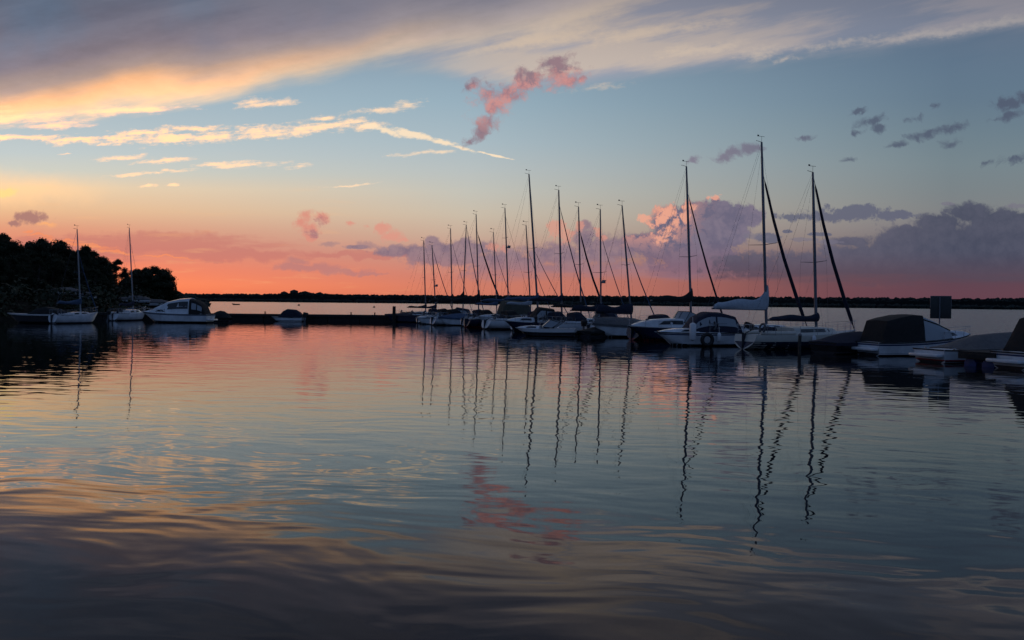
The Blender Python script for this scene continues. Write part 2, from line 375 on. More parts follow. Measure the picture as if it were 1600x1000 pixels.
# ------------------------------------------------------------------ materials
MATS = {}
def mat(name, col, rough=0.5, metal=0.0, var=0.0, vscale=3.0, spec=0.5, bump=0.0):
    if name in MATS:
        return MATS[name]
    m = bpy.data.materials.new(name); m.use_nodes = True
    b = m.node_tree.nodes['Principled BSDF']
    b.inputs['Base Color'].default_value = (*col, 1)
    b.inputs['Roughness'].default_value = rough
    b.inputs['Metallic'].default_value = metal
    b.inputs['Specular IOR Level'].default_value = spec
    if var or bump:
        K = Nodes(m.node_tree)
        g = m.node_tree.nodes.new('ShaderNodeTexCoord')
        n = K.noise(g.outputs['Object'], vscale, 5.0, 0.6, dim='3D')
        if var:
            lo = tuple(c * (1 - var) for c in col) + (1,)
            hi = tuple(min(1, c * (1 + var)) for c in col) + (1,)
            m.node_tree.links.new(K.mix(K.lerp(n, 0.3, 0.7), lo, hi), b.inputs['Base Color'])
        if bump:
            bn = m.node_tree.nodes.new('ShaderNodeBump'); bn.inputs['Distance'].default_value = bump
            m.node_tree.links.new(n, bn.inputs['Height']); m.node_tree.links.new(bn.outputs[0], b.inputs['Normal'])
    MATS[name] = m
    return m

def water_mat():
    m = bpy.data.materials.new('lake_water'); m.use_nodes = True
    t = m.node_tree; K = Nodes(t); b = t.nodes['Principled BSDF']
    b.inputs['Base Color'].default_value = (0.006, 0.010, 0.013, 1)
    pass
    b.inputs['IOR'].default_value = 1.29
    geo = t.nodes.new('ShaderNodeNewGeometry')
    P = geo.outputs['Position']
    x, y, z = K.sep(P)
    Pr = K.comb(K.m('MULTIPLY_ADD', y, 0.16, x), K.m('MULTIPLY_ADD', x, 0.12, y))
    warp = K.v('MULTIPLY_ADD', K.v('SUBTRACT', K.noise(P, 0.35, 1.0, 0.5, color=True), (0.5, 0.5, 0.5)), (1.6, 1.0, 0.0), Pr)
    swell = K.noise(K.v('MULTIPLY', warp, (0.45, 0.95, 0)), 1.35, 1.0, 0.35)
    chop = K.noise(K.v('MULTIPLY', warp, (0.48, 1.0, 0)), 2.9, 1.0, 0.4)
    fine = K.noise(K.v('MULTIPLY', Pr, (0.35, 1.0, 0)), 4.2, 2.0, 0.5)
    patch = K.noise(K.v('MULTIPLY', P, (0.5, 1.0, 1.0)), 0.07, 2.0, 0.5)
    beyond = K.m('MULTIPLY_ADD', K.m('SUBTRACT', x, 26.6), 0.892, K.m('MULTIPLY', K.m('SUBTRACT', y, 46.2), 0.453))
    open_ = K.m('MAXIMUM', K.step(y, 107.0, 135.0), K.step(beyond, 3.0, 22.0))   # outside the basin the lake is ruffled
    far_ = K.step(y, 10.0, 45.0)             # a breath of wind off the pontoons, calmer under the near bank
    k_fine = K.m('MULTIPLY_ADD', K.lerp(patch, 0.42, 0.62, 0.0, 1.0), K.m('MULTIPLY_ADD', far_, 0.0011, 0.0003), K.m('MULTIPLY', open_, 0.02))
    t.links.new(K.m('MULTIPLY_ADD', open_, 0.135, 0.015), b.inputs['Roughness'])   # sub-pixel ruffles of the open lake
    h = K.m('MULTIPLY', swell, 0.0082)
    h = K.m('MULTIPLY_ADD', chop, K.m('MULTIPLY_ADD', open_, 0.05, 0.0042), h)
    h = K.m('MULTIPLY_ADD', fine, k_fine, h)
    bn = t.nodes.new('ShaderNodeBump'); bn.inputs['Distance'].default_value = 1.0; bn.inputs['Strength'].default_value = 1.0
    t.links.new(h, bn.inputs['Height']); t.links.new(bn.outputs[0], b.inputs['Normal'])
    return m

def mesh_obj(name, bm, material=None, parent=None, smooth=True):
    me = bpy.data.meshes.new(name)
    bm.normal_update(); bm.to_mesh(me); bm.free()
    if smooth:
        for p in me.polygons:
            p.use_smooth = True
    if material:
        me.materials.append(material)
    o = bpy.data.objects.new(name, me); COL.objects.link(o)
    if parent:
        o.parent = parent
    return o

bm = bmesh.new()
vs = [bm.verts.new(p) for p in ((-9000, -400, 0), (9000, -400, 0), (9000, 9000, 0), (-9000, 9000, 0))]
bm.faces.new(vs)
water = mesh_obj('water', bm, water_mat(), smooth=False)
water['kind'] = 'structure'
# ------------------------------------------------------------------ geometry helpers
rnd = random.Random(11)
MOOR = Vector((0.892, 0.453, 0.0)).normalized()      # heading of the berths along the east pontoon

def level(px, py, z=0.0):
    """point at height z on the sight line"""
    d = sight(px, py)
    k = (z - CAM_H) / d.z
    return Vector((d.x * k, d.y * k, z))

def depth(px, py, y):
    d = sight(px, py)
    k = y / d.y
    return Vector((d.x * k, y, CAM_H + d.z * k))

def ring_faces(bm, rings, closed=True, cap0=True, cap1=True):
    vs = [[bm.verts.new(p) for p in r] for r in rings]
    n = len(vs[0])
    for a, b in zip(vs, vs[1:]):
        for i in range(n if closed else n - 1):
            j = (i + 1) % n
            bm.faces.new((a[i], a[j], b[j], b[i]))
    if cap0:
        bm.faces.new(list(reversed(vs[0])))
    if cap1:
        bm.faces.new(vs[-1])
    return vs

def tube(bm, pts, radii, n=8):
    pts = [Vector(p) for p in pts]
    if not isinstance(radii, (list, tuple)):
        radii = [radii] * len(pts)
    rings = []
    for i, p in enumerate(pts):
        t = (pts[min(i + 1, len(pts) - 1)] - pts[max(i - 1, 0)]).normalized()
        a = t.cross(Vector((0, 0, 1)))
        if a.length < 1e-3:
            a = t.cross(Vector((0, 1, 0)))
        a.normalize(); b = t.cross(a)
        rings.append([p + a * (radii[i] * math.cos(2 * PI * k / n)) + b * (radii[i] * math.sin(2 * PI * k / n)) for k in range(n)])
    ring_faces(bm, rings)

def box(bm, c, s, bev=0.0, rz=0.0, ry=0.0):
    g = bmesh.ops.create_cube(bm, size=1.0)
    vs = g['verts']
    bmesh.ops.scale(bm, vec=s, verts=vs)
    if bev:
        es = list({e for v in vs for e in v.link_edges})
        r = bmesh.ops.bevel(bm, geom=es, offset=bev, segments=2, affect='EDGES', profile=0.5)
        vs = list({v for f in r['faces'] for v in f.verts} | {v for v in vs if v.is_valid})
    m = Matrix.Translation(c) @ Matrix.Rotation(rz, 4, 'Z') @ Matrix.Rotation(ry, 4, 'Y')
    bmesh.ops.transform(bm, matrix=m, verts=vs)

def finish(o, ang=38):
    o.data.set_sharp_from_angle(angle=math.radians(ang))
    return o

def part(name, bm, m, parent, label=None):
    bmesh.ops.recalc_face_normals(bm, faces=bm.faces)
    o = finish(mesh_obj(name, bm, m, parent))
    if label:
        o['label'] = label
    return o

def tag(o, label, cat, group=None, kind=None):
    if label:
        o['label'] = label
    if cat:
        o['category'] = cat
    if group:
        o['group'] = group
    if kind:
        o['kind'] = kind
    return o

def thing(name, label, cat, loc, heading, group=None):
    o = bpy.data.objects.new(name, None); COL.objects.link(o)
    o.empty_display_size = 0.3
    o.location = loc
    o.rotation_euler = (0, 0, heading)
    return tag(o, label, cat, group)

def copy_tree(o, parent=None):
    c = o.copy(); COL.objects.link(c)
    c.parent = parent
    for ch in o.children:
        copy_tree(ch, c)
    return c

def ang(v):
    return math.atan2(v[1], v[0])

# materials
white = mat('white_gelcoat', (0.68, 0.70, 0.72), 0.14, var=0.22, vscale=1.1)
cream_gel = mat('cream_gelcoat', (0.62, 0.58, 0.50), 0.3, var=0.08, vscale=1.5)
deckm = mat('deck_paint', (0.55, 0.56, 0.56), 0.6, var=0.12, vscale=4)
navy = mat('navy_gelcoat', (0.012, 0.02, 0.05), 0.2, var=0.1)
black_gel = mat('black_gelcoat', (0.012, 0.012, 0.015), 0.22, var=0.1)
antifoul = mat('antifouling', (0.02, 0.022, 0.03), 0.7, var=0.3)
red_stripe = mat('red_stripe', (0.28, 0.02, 0.025), 0.4)
navy_stripe = mat('navy_stripe', (0.015, 0.03, 0.10), 0.4)
alu = mat('anodised_aluminium', (0.16, 0.17, 0.19), 0.42, 0.8, var=0.15, vscale=5)
alu_white = mat('painted_mast', (0.34, 0.36, 0.38), 0.4, 0.2, var=0.1, vscale=5)
steel = mat('stainless_steel', (0.42, 0.43, 0.44), 0.25, 1.0)
wire = mat('rigging_wire', (0.10, 0.10, 0.11), 0.5, 0.6)
glass = mat('smoked_window', (0.012, 0.016, 0.022), 0.06)
clear = mat('clear_vinyl', (0.30, 0.33, 0.36), 0.12)
cv_navy = mat('navy_canvas', (0.012, 0.016, 0.035), 0.85, var=0.25, vscale=6, bump=0.02)
cv_black = mat('black_canvas', (0.012, 0.012, 0.012), 0.85, var=0.25, vscale=6, bump=0.02)
cv_grey = mat('grey_tarpaulin', (0.10, 0.10, 0.105), 0.7, var=0.2, vscale=4, bump=0.03)
cv_olive = mat('olive_canvas', (0.075, 0.075, 0.055), 0.85, var=0.2, vscale=5, bump=0.02)
cv_pale = mat('pale_canvas', (0.42, 0.47, 0.52), 0.8, var=0.15, vscale=4, bump=0.03)
cv_blue = mat('blue_canvas', (0.05, 0.09, 0.16), 0.8, var=0.2, vscale=5, bump=0.02)
rubber = mat('black_rubber', (0.012, 0.012, 0.013), 0.6)
timber = mat('weathered_timber', (0.055, 0.045, 0.038), 0.85, var=0.4, vscale=5, bump=0.01)
dark_timber = mat('tarred_timber', (0.02, 0.017, 0.015), 0.85, var=0.4, vscale=4, bump=0.01)
blue_plastic = mat('blue_plastic', (0.015, 0.03, 0.14), 0.4)
vinyl_white = mat('white_vinyl', (0.75, 0.75, 0.75), 0.4)
sign_paint = mat('sign_board_back', (0.03, 0.035, 0.035), 0.6, var=0.15)
orange = mat('orange_plastic', (0.5, 0.09, 0.02), 0.5)

# ------------------------------------------------------------------ boats
class Hull:
    def __init__(s, L, B, fs, fb, draft=0.35, tr=0.75, kind='power', rake=0.10, sag=0.05):
        s.L, s.B, s.fs, s.fb, s.draft, s.tr, s.kind, s.rake, s.sag = L, B, fs, fb, draft, tr, kind, rake, sag
    def b(s, t):
        if t < 0.42:
            k = s.tr + (1 - s.tr) * math.sin(t / 0.42 * PI / 2)
        else:
            k = 1 - ((t - 0.42) / 0.58) ** (2.1 if s.kind == 'sail' else 2.7)
        return s.B / 2 * max(k, 0.012)
    def zs(s, t):
        return s.fs + (s.fb - s.fs) * t ** 1.7 - s.sag * math.sin(PI * t)
    def zk(s, t):
        if s.kind == 'sail':
            z = -s.draft * (1 - (abs(t - 0.5) / 0.5) ** 2.5) - 0.02
        else:
            z = -s.draft
        if t > 0.72:
            z = z + (s.zs(1.0) * 0.25 - z) * ((t - 0.72) / 0.28) ** 2
        return z
    def surf(s, t, f):
        zs, zk, b = s.zs(t), s.zk(t), s.b(t)
        z = zs + (zk - zs) * f
        if s.kind == 'sail':
            y = b * max(0.0, math.cos(f ** 1.7 * PI / 2)) ** 0.8
        elif f < 0.62:
            y = b * (1 - 0.07 * f / 0.62)
        else:
            y = b * 0.93 * (1 - (f - 0.62) / 0.38)
        x = -s.L / 2 + t * s.L - s.rake * s.L * t ** 4 * f + (0.03 if s.kind == 'power' else -0.03) * s.L * (1 - t) ** 6 * f
        return Vector((x, y, z))
    def at_z(s, t, z):
        zs, zk = s.zs(t), s.zk(t)
        return s.surf(t, min(max((zs - z) / (zs - zk), 0), 1))
    def t_of(s, x):
        return (x + s.L / 2) / s.L
    def shell(s):
        bm = bmesh.new()
        ts = [0, .06, .14, .24, .34, .44, .54, .63, .71, .78, .84, .9, .945, .975, 1.0]
        fs = [0, .12, .25, .38, .5, .62, .76, .9, 1.0]
        rings = []
        for t in ts:
            r = [s.surf(t, f) for f in fs]
            l = [Vector((p.x, -p.y, p.z)) for p in reversed(r[:-1])]
            rings.append(r + l)
        ring_faces(bm, rings, closed=False, cap0=True, cap1=True)
        return bm
    def deck(s, drop=0.02, t0=0.0, t1=1.0, camber=0.04):
        bm = bmesh.new()
        rows = []
        for i in range(13):
            t = t0 + (t1 - t0) * i / 12
            b = s.b(t) * 0.985; z = s.zs(t) - drop; x = s.surf(t, 0).x
            rows.append([Vector((x, b * k, z + camber * (1 - k * k))) for k in (-1, -.5, 0, .5, 1)])
        ring_faces(bm, rows, closed=False, cap0=False, cap1=False)
        return bm
    def band(s, z0, z1, off=0.006, t0=0.0, t1=0.985, sheer=False):
        """ribbon round the topsides: heights above water, or below the sheer"""
        bm = bmesh.new()
        for sd in (1, -1):
            rows = []
            for i in range(19):
                t = t0 + (t1 - t0) * i / 18
                za, zb = (s.zs(t) - z0, s.zs(t) - z1) if sheer else (z0, z1)
                r = []
                for z in [za + (zb - za) * q / 5 for q in range(6)]:
                    p = s.at_z(t, z)
                    r.append(Vector((p.x + (off if t > .9 else 0), sd * (p.y + off), p.z)))
                rows.append(r)
            ring_faces(bm, rows, closed=False, cap0=False, cap1=False)
        za, zb = (s.zs(0) - z0, s.zs(0) - z1) if sheer else (z0, z1)   # across the transom
        a, b = s.at_z(0, za), s.at_z(0, zb)
        v = [bm.verts.new(p) for p in (Vector((a.x - off, a.y, a.z)), Vector((a.x - off, -a.y, a.z)), Vector((b.x - off, -b.y, b.z)), Vector((b.x - off, b.y, b.z)))]
        bm.faces.new(v)
        return bm

def house(st, boxy=False):
    """cabin or canopy lofted through (x, half width at foot, half width at roof, z foot, z roof)"""
    bm = bmesh.new()
    rings = []
    k1, k2, k3 = (.93, .985, .94) if boxy else (.84, .95, .88)
    for x, hb, ht, z0, z1 in st:
        h = z1 - z0
        rings.append([Vector((x, y, z)) for y, z in ((hb, z0), (hb + (ht - hb) * .5, z0 + h * .5), (ht, z0 + h * k1), (ht * k3, z0 + h * k2), (ht * .5, z1), (0, z1 + h * .02),
                                                     (-ht * .5, z1), (-ht * k3, z0 + h * k2), (-ht, z0 + h * k1), (-hb - (ht - hb) * .5, z0 + h * .5), (-hb, z0))])
    ring_faces(bm, rings)
    return bm

def house_at(st, x):
    for a, b in zip(st, st[1:]):
        if min(a[0], b[0]) <= x <= max(a[0], b[0]):
            k = (x - a[0]) / (b[0] - a[0]) if b[0] != a[0] else 0
            return [a[i] + (b[i] - a[i]) * k for i in range(5)]
    return list(st[0] if abs(x - st[0][0]) < abs(x - st[-1][0]) else st[-1])

def side_pane(st, x0, x1, f0, f1, sd, off=0.012, x0t=None, x1t=None):
    bm = bmesh.new()
    x0t = x0 if x0t is None else x0t; x1t = x1 if x1t is None else x1t
    rows = []
    for i in range(6):
        k = i / 5
        r = []
        for f, xa, xb in ((f0, x0, x1), (f1, x0t, x1t)):
            x = xa + (xb - xa) * k
            _, hb, ht, z0, z1 = house_at(st, x)
            y = hb + (ht - hb) * (f if f < .5 else min(1, .5 + (f - .5) / .68))
            z = z0 + (z1 - z0) * f
            r.append((x, y, z))
        rows.append([Vector((r[0][0], sd * (r[0][1] - .02), r[0][2])), Vector((r[0][0], sd * (r[0][1] + off), r[0][2])),
                     Vector((r[1][0], sd * (r[1][1] + off), r[1][2])), Vector((r[1][0], sd * (r[1][1] - .02), r[1][2]))])
    ring_faces(bm, rows)
    return bm

def end_pane(st, i, f0, f1, w, fwd=1, off=0.015):
    """a pane on the sloping face between stations i and i+1 (windscreen) spanning fraction w of its width"""
    a, b = st[i], st[i + 1]
    bm = bmesh.new()
    q = []
    for s_, f in ((a, f0), (b, f1)):
        q.append((s_[0], s_[2] * w * .9, s_[4] if s_ is a else s_[4]))
    n = Vector((-(b[4] - a[4]), 0, (b[0] - a[0]))).normalized()
    if n.z < 0:
        n = -n
    pts = []
    for k in (f0, f1):
        x = a[0] + (b[0] - a[0]) * k; z = a[4] + (b[4] - a[4]) * k
        hw = (a[2] + (b[2] - a[2]) * k) * w
        pts.append((x, hw, z))
    rows = []
    for x, hw, z in pts:
        c = Vector((x, 0, z))
        rows.append([c + Vector((0, hw, 0)) + n * off, c + Vector((0, -hw, 0)) + n * off, c + Vector((0, -hw, 0)) - n * .02, c + Vector((0, hw, 0)) - n * .02])
    ring_faces(bm, rows)
    return bm

def outboard(root, x, y, z, tilt=0.0, col=None, big=1.0):
    """outboard motor hung on the transom: cowl, leg, propeller"""
    col = col or rubber
    bm = bmesh.new()
    box(bm, (0, 0, .32 * big), (.55 * big, .34 * big, .42 * big), .09 * big)
    box(bm, (-.02 * big, 0, .05 * big), (.42 * big, .28 * big, .16 * big), .04 * big)
    c = part('outboard_motor', bm, col, root)
    c.location = (x, y, z); c.rotation_euler = (0, tilt, 0)
    bm = bmesh.new()
    box(bm, (-.04 * big, 0, -.3 * big), (.2 * big, .12 * big, .6 * big), .03 * big)
    box(bm, (-.06 * big, 0, -.56 * big), (.34 * big, .2 * big, .03 * big), .01)
    tube(bm, [(.16 * big, 0, -.72 * big), (.05 * big, 0, -.72 * big), (-.25 * big, 0, -.72 * big)], [.02, .07 * big, .05 * big], 8)
    box(bm, (-.06 * big, 0, -.68 * big), (.18 * big, .06 * big, .26 * big), .02)
    part('leg', bm, alu, c)
    bm = bmesh.new()
    for k in range(3):
        a = k * 2 * PI / 3
        box(bm, (-.29 * big, .09 * big * math.cos(a), -.72 * big + .09 * big * math.sin(a)), (.03, .15 * big, .08 * big), .01)
    part('propeller', bm, alu, c)
    return c

def rail(root, H, t0, t1, h=0.6, posts=5, name='guard_rail', inset=0.92, r=0.014, both=True, close_bow=False, close_stern=False, mid=True):
    bm = bmesh.new()
    lines = {1: [], -1: []}
    for sd in (1, -1):
        for i in range(posts):
            t = t0 + (t1 - t0) * i / (posts - 1)
            p = H.surf(t, 0); p = Vector((p.x, sd * p.y * inset, p.z - .02))
            q = p + Vector((0, 0, h)); lines[sd].append(q)
            tube(bm, [p, q], r, 6)
        tube(bm, lines[sd], r * .8, 6)
        if mid:
            tube(bm, [q - Vector((0, 0, h * .5)) for q in lines[sd]], r * .6, 6)
    if close_bow:
        tube(bm, [lines[1][-1], Vector((H.surf(1, 0).x + .05, 0, lines[1][-1].z + .04)), lines[-1][-1]], r, 6)
    if close_stern:
        tube(bm, [lines[1][0], lines[-1][0]], r, 6)
    return part(name, bm, steel, root)

def hull_parts(root, H, hm, stripe=None, deck_m=None, deck_drop=0.02, boot=antifoul, stripe_sheer=None, boot_h=0.14):
    h = part('hull', H.shell(), hm, root)
    if boot:
        part('boot_stripe', H.band(-0.25, boot_h), boot, h)
    if stripe:
        part('cove_stripe', H.band(0.10, 0.17, sheer=True, off=.007), stripe, h)
    if stripe_sheer:
        part('rubbing_strake', H.band(-0.02, 0.06, sheer=True, off=.03), stripe_sheer, h)
    part('deck', H.deck(deck_drop), deck_m or deckm, root)
    return h

SAIL_GROUP = 'sailing boats moored along the east pontoon'

def sailboat(label, foot, head, heading, L=8.0, B=2.7, mast_f=0.60, bow_k=None, stay_py=None, stay_r=0.05, boom_z=2.6, boom_len=3.4, cover=None, cover_h=0.5,
             hm=None, stripe=None, spreader=0.8, sp_h=0.48, mast_m=None, cabin_col=None, windows=2, wr=None, motor=False, fs=0.85, fb=1.15, vane=True, radar=False, bend=0.0,
             group=SAIL_GROUP, name='sailing_boat', peak=1.0, sprayhood=None, mast_r=0.075, backstay=True, rails=True, boot_h=.14, clutter=True):
    hm = hm or white
    H = Hull(L, B, fs, fb, 0.45, 0.62, 'sail', 0.09, 0.08)
    hd = Vector((math.cos(heading), math.sin(heading), 0))
    mx = -L / 2 + L * mast_f
    org = Vector(foot) - hd * mx
    org.z = 0
    root = thing(name, label, 'sailing boat', org, heading, group)
    hull_parts(root, H, hm, stripe, boot=(antifoul if boot_h < .3 else navy) if hm is not navy else red_stripe, boot_h=boot_h)
    dz = H.zs(mast_f)
    ch = 0.42 if L > 6 else .3
    st = [(-L * .17, B * .31, B * .27, H.zs(.33) - .03, H.zs(.33) + ch + .02), (0, B * .34, B * .29, H.zs(.5) - .03, H.zs(.5) + ch + .03), (L * .12, B * .31, B * .26, H.zs(.62) - .03, H.zs(.62) + ch - .02),
          (L * .22, B * .23, B * .18, H.zs(.72) - .03, H.zs(.72) + ch * .7), (L * .28, B * .15, B * .10, H.zs(.78) - .03, H.zs(.78) + ch * .2)]
    cab = part('cabin', house(st), cabin_col or hm if hm is not navy else white, root)
    wspans = {1: [(-L * .12, L * .16)], 2: [(-L * .13, -.02 * L), (.03 * L, .17 * L)], 3: [(-L * .14, -L * .06), (-.03 * L, .05 * L), (.08 * L, .16 * L)]}[windows]
    for sd in (1, -1):
        for (xa, xb) in wspans:
            part('window', side_pane(st, xa, xb, .36, .76, sd, x0t=xa + .06, x1t=xb - .12), glass, cab)
    # cockpit coaming, tiller and rudder
    bm = bmesh.new()
    for sd in (1, -1):
        pts = []
        for t in (.06, .15, .25, .33):
            p = H.surf(t, 0); pts.append(Vector((p.x, sd * p.y * .62, p.z + .12)))
        tube(bm, pts, .11, 8)
    part('coaming', bm, hm if hm is not navy else white, root)
    bm = bmesh.new()
    box(bm, (-L / 2 - .12, 0, .25), (.34, .05, 1.3), .015)
    part('rudder', bm, antifoul, root)
    bm = bmesh.new()
    tube(bm, [(-L / 2 - .05, 0, .92), (-L / 2 + .5, 0, 1.12), (-L / 2 + 1.0, 0, 1.2)], [.03, .025, .02], 6)
    part('tiller', bm, timber, root)
    # rig
    inv = Matrix.Rotation(-heading, 4, 'Z') @ Matrix.Translation(-org)
    top = inv @ Vector(head); top.y = 0
    base = Vector((mx, 0, dz + ch - .05))
    M = lambda f: base.lerp(top, f) + Vector((-bend * 4 * f * (1 - f), 0, 0))
    bm = bmesh.new()
    fs_ = [0, .2, .4, .6, .75, .88, 1.0]
    tube(bm, [M(f) for f in fs_], [mast_r * (1.0 if f < .7 else 1 - .35 * (f - .7) / .3) for f in fs_], 10)
    mast = part('mast', bm, mast_m or alu, root)
    Hm = (top - base).length
    heights = [sp_h] if Hm < 10.5 else [sp_h]
    if spreader:
        for sp in heights:
            bm = bmesh.new()
            c = M(sp)
            for sd in (1, -1):
                tube(bm, [c, c + Vector((-.12, sd * spreader, .06))], [.025, .014], 6)
            part('spreader', bm, alu, mast)
    if vane:
        bm = bmesh.new()
        tube(bm, [top + Vector((0, 0, -.02)), top + Vector((0, 0, .38))], .010, 5)
        tube(bm, [top + Vector((-.32, .02, .36)), top + Vector((.22, -.02, .36))], .012, 5)
        box(bm, top + Vector((-.28, .02, .40)), (.14, .012, .10))
        tube(bm, [top, top + Vector((-.45, 0, .06))], .016, 5)
        part('wind_vane', bm, wire, mast)
    if radar:
        bm = bmesh.new()
        c = M(sp_h - .08)
        tube(bm, [c + Vector((.10, 0, -.10)), c + Vector((.32, 0, -.02)), c + Vector((.32, 0, .12)), c + Vector((.32, 0, .14))], [.05, .2, .2, .05], 10)
        part('radar_reflector', bm, alu_white, mast)
    # standing rigging
    k = bow_k or L * (1 - mast_f) * .96
    bow = Vector((min(mx + k, L / 2 - .06), 0, H.zs(.97) + .05))
    sf = 0.97
    if stay_py is not None:
        # height on the mast where the forestay leaves it
        y = (Vector(foot)).y
        zt = depth(800, stay_py, y).z
        hx = foot[0] / foot[1]
        zt = depth(800 + FOC * hx, stay_py, y).z
        sf = min(.985, max(.4, (zt - base.z) / (top.z - base.z)))
    up = M(sf) + Vector((.06, 0, 0))
    bm = bmesh.new()
    sag = lambda f: up.lerp(bow, f) + Vector((-.20 * math.sin(PI * f) * (stay_r / .07), 0, -.02 * math.sin(PI * f)))
    if stay_r > .02:
        tube(bm, [sag(f) for f in (0, .04, .08, .3, .55, .8, .93, .97, 1)], [.012, .014, stay_r * .6, stay_r * .85, stay_r, stay_r * 1.1, stay_r * 1.05, .03, .03], 8)
        part('furled_sail', bm, cv_navy if stay_r > .055 else cv_blue, root)
    else:
        tube(bm, [up, bow], .011, 5)
        part('forestay', bm, wire, root)
    bm = bmesh.new()
    for sd in (1, -1):
        chain = Vector((mx - .25, sd * H.b(mast_f) * .93, dz))
        if spreader:
            tip = M(sp_h) + Vector((-.12, sd * spreader, .06))
            tube(bm, [M(.96), tip, chain], .005, 4)
        tube(bm, [M(sp_h - .02), chain + Vector((-.35, 0, 0))], .005, 4)
    part('shroud', bm, wire, root)
    if backstay:
        bm = bmesh.new()
        tube(bm, [top, Vector((-L / 2 + .08, 0, H.zs(0)))], .006, 4)
        part('backstay', bm, wire, root)
    # boom and its cover
    bz = boom_z
    f0 = (bz - base.z) / (top.z - base.z)
    g = M(max(.02, f0))
    bm = bmesh.new()
    tube(bm, [g, g + Vector((-boom_len, 0, .06))], .055, 8)
    boom = part('boom', bm, alu, root)
    if cover:
        rings = []
        for i in range(15):
            u = i / 14
            h = cover_h * (.72 - .16 * u + .10 * math.sin(u * 9 + L) + .85 * peak * math.exp(-u * 9)) * (1 if u < .97 else .6)
            w = .16 + .05 * math.sin(u * 7 + L * 3)
            if u > .93:
                w *= .7
            c = g + Vector((-boom_len * u * .98 + .10, 0, .06 * u - .08))
            rings.append([c + Vector((0, w * math.sin(2 * PI * q / 12) * (1 if q in (3, 9) else .92), h * (.5 - .5 * math.cos(2 * PI * q / 12)) + .02)) for q in range(12)])
        bm = bmesh.new(); ring_faces(bm, rings)
        part('sail_cover', bm, cover, boom)
        bm = bmesh.new()
        tube(bm, [M(.97) + Vector((-.04, 0, 0)), g + Vector((-boom_len, 0, .1))], .007, 4)
        part('topping_lift', bm, wire, boom)
    if sprayhood:
        s2 = [(-L * .30, B * .30, B * .26, H.zs(.2) + .1, H.zs(.3) + ch + .5), (-L * .22, B * .31, B * .27, H.zs(.3) + .1, H.zs(.3) + ch + .58), (-L * .14, B * .30, B * .22, H.zs(.35) + .2, H.zs(.35) + ch + .1)]
        part('sprayhood', house(s2), sprayhood, root)
    if clutter:                                 # horseshoe buoy on the pushpit, stowed bags and a locker in the cockpit
        p = H.surf(.05, 0)
        sd = 1 if int(L * 10) % 2 else -1
        bm = bmesh.new()
        c = Vector((p.x, sd * p.y * .86, p.z + .38))
        tube(bm, [c + Vector((.06 * math.cos(a), .24 * math.sin(a) * .9, .26 * math.cos(a))) for a in [(-2.5 + 5.0 * i / 10) for i in range(11)]], .06, 8)
        part('horseshoe_buoy', bm, vinyl_white if sd > 0 else cv_grey, root)
        bm = bmesh.new()
        box(bm, (-L * .36, sd * B * .12, H.zs(.15) + .16), (.5, .62, .5), .08, .3)
        box(bm, (-L * .24, -sd * B * .16, H.zs(.2) + .18), (.7, .42, .5), .14, -.2)
        part('cockpit_locker', bm, cv_navy, root)
    if rails:
        rail(root, H, .80, .97, .58, 3, 'pulpit', close_bow=True)
        rail(root, H, .02, .14, .58, 3, 'pushpit', close_stern=True)
        rail(root, H, .18, .78, .55, 5, 'guard_rail', r=.009)
    if motor:
        outboard(root, -L / 2 - .25, B * .2, .75, 0, rubber, .9)
    return root
# ------------------------------------------------------------------ motor boats
MOTOR_GROUP = 'motor boats moored in the marina'

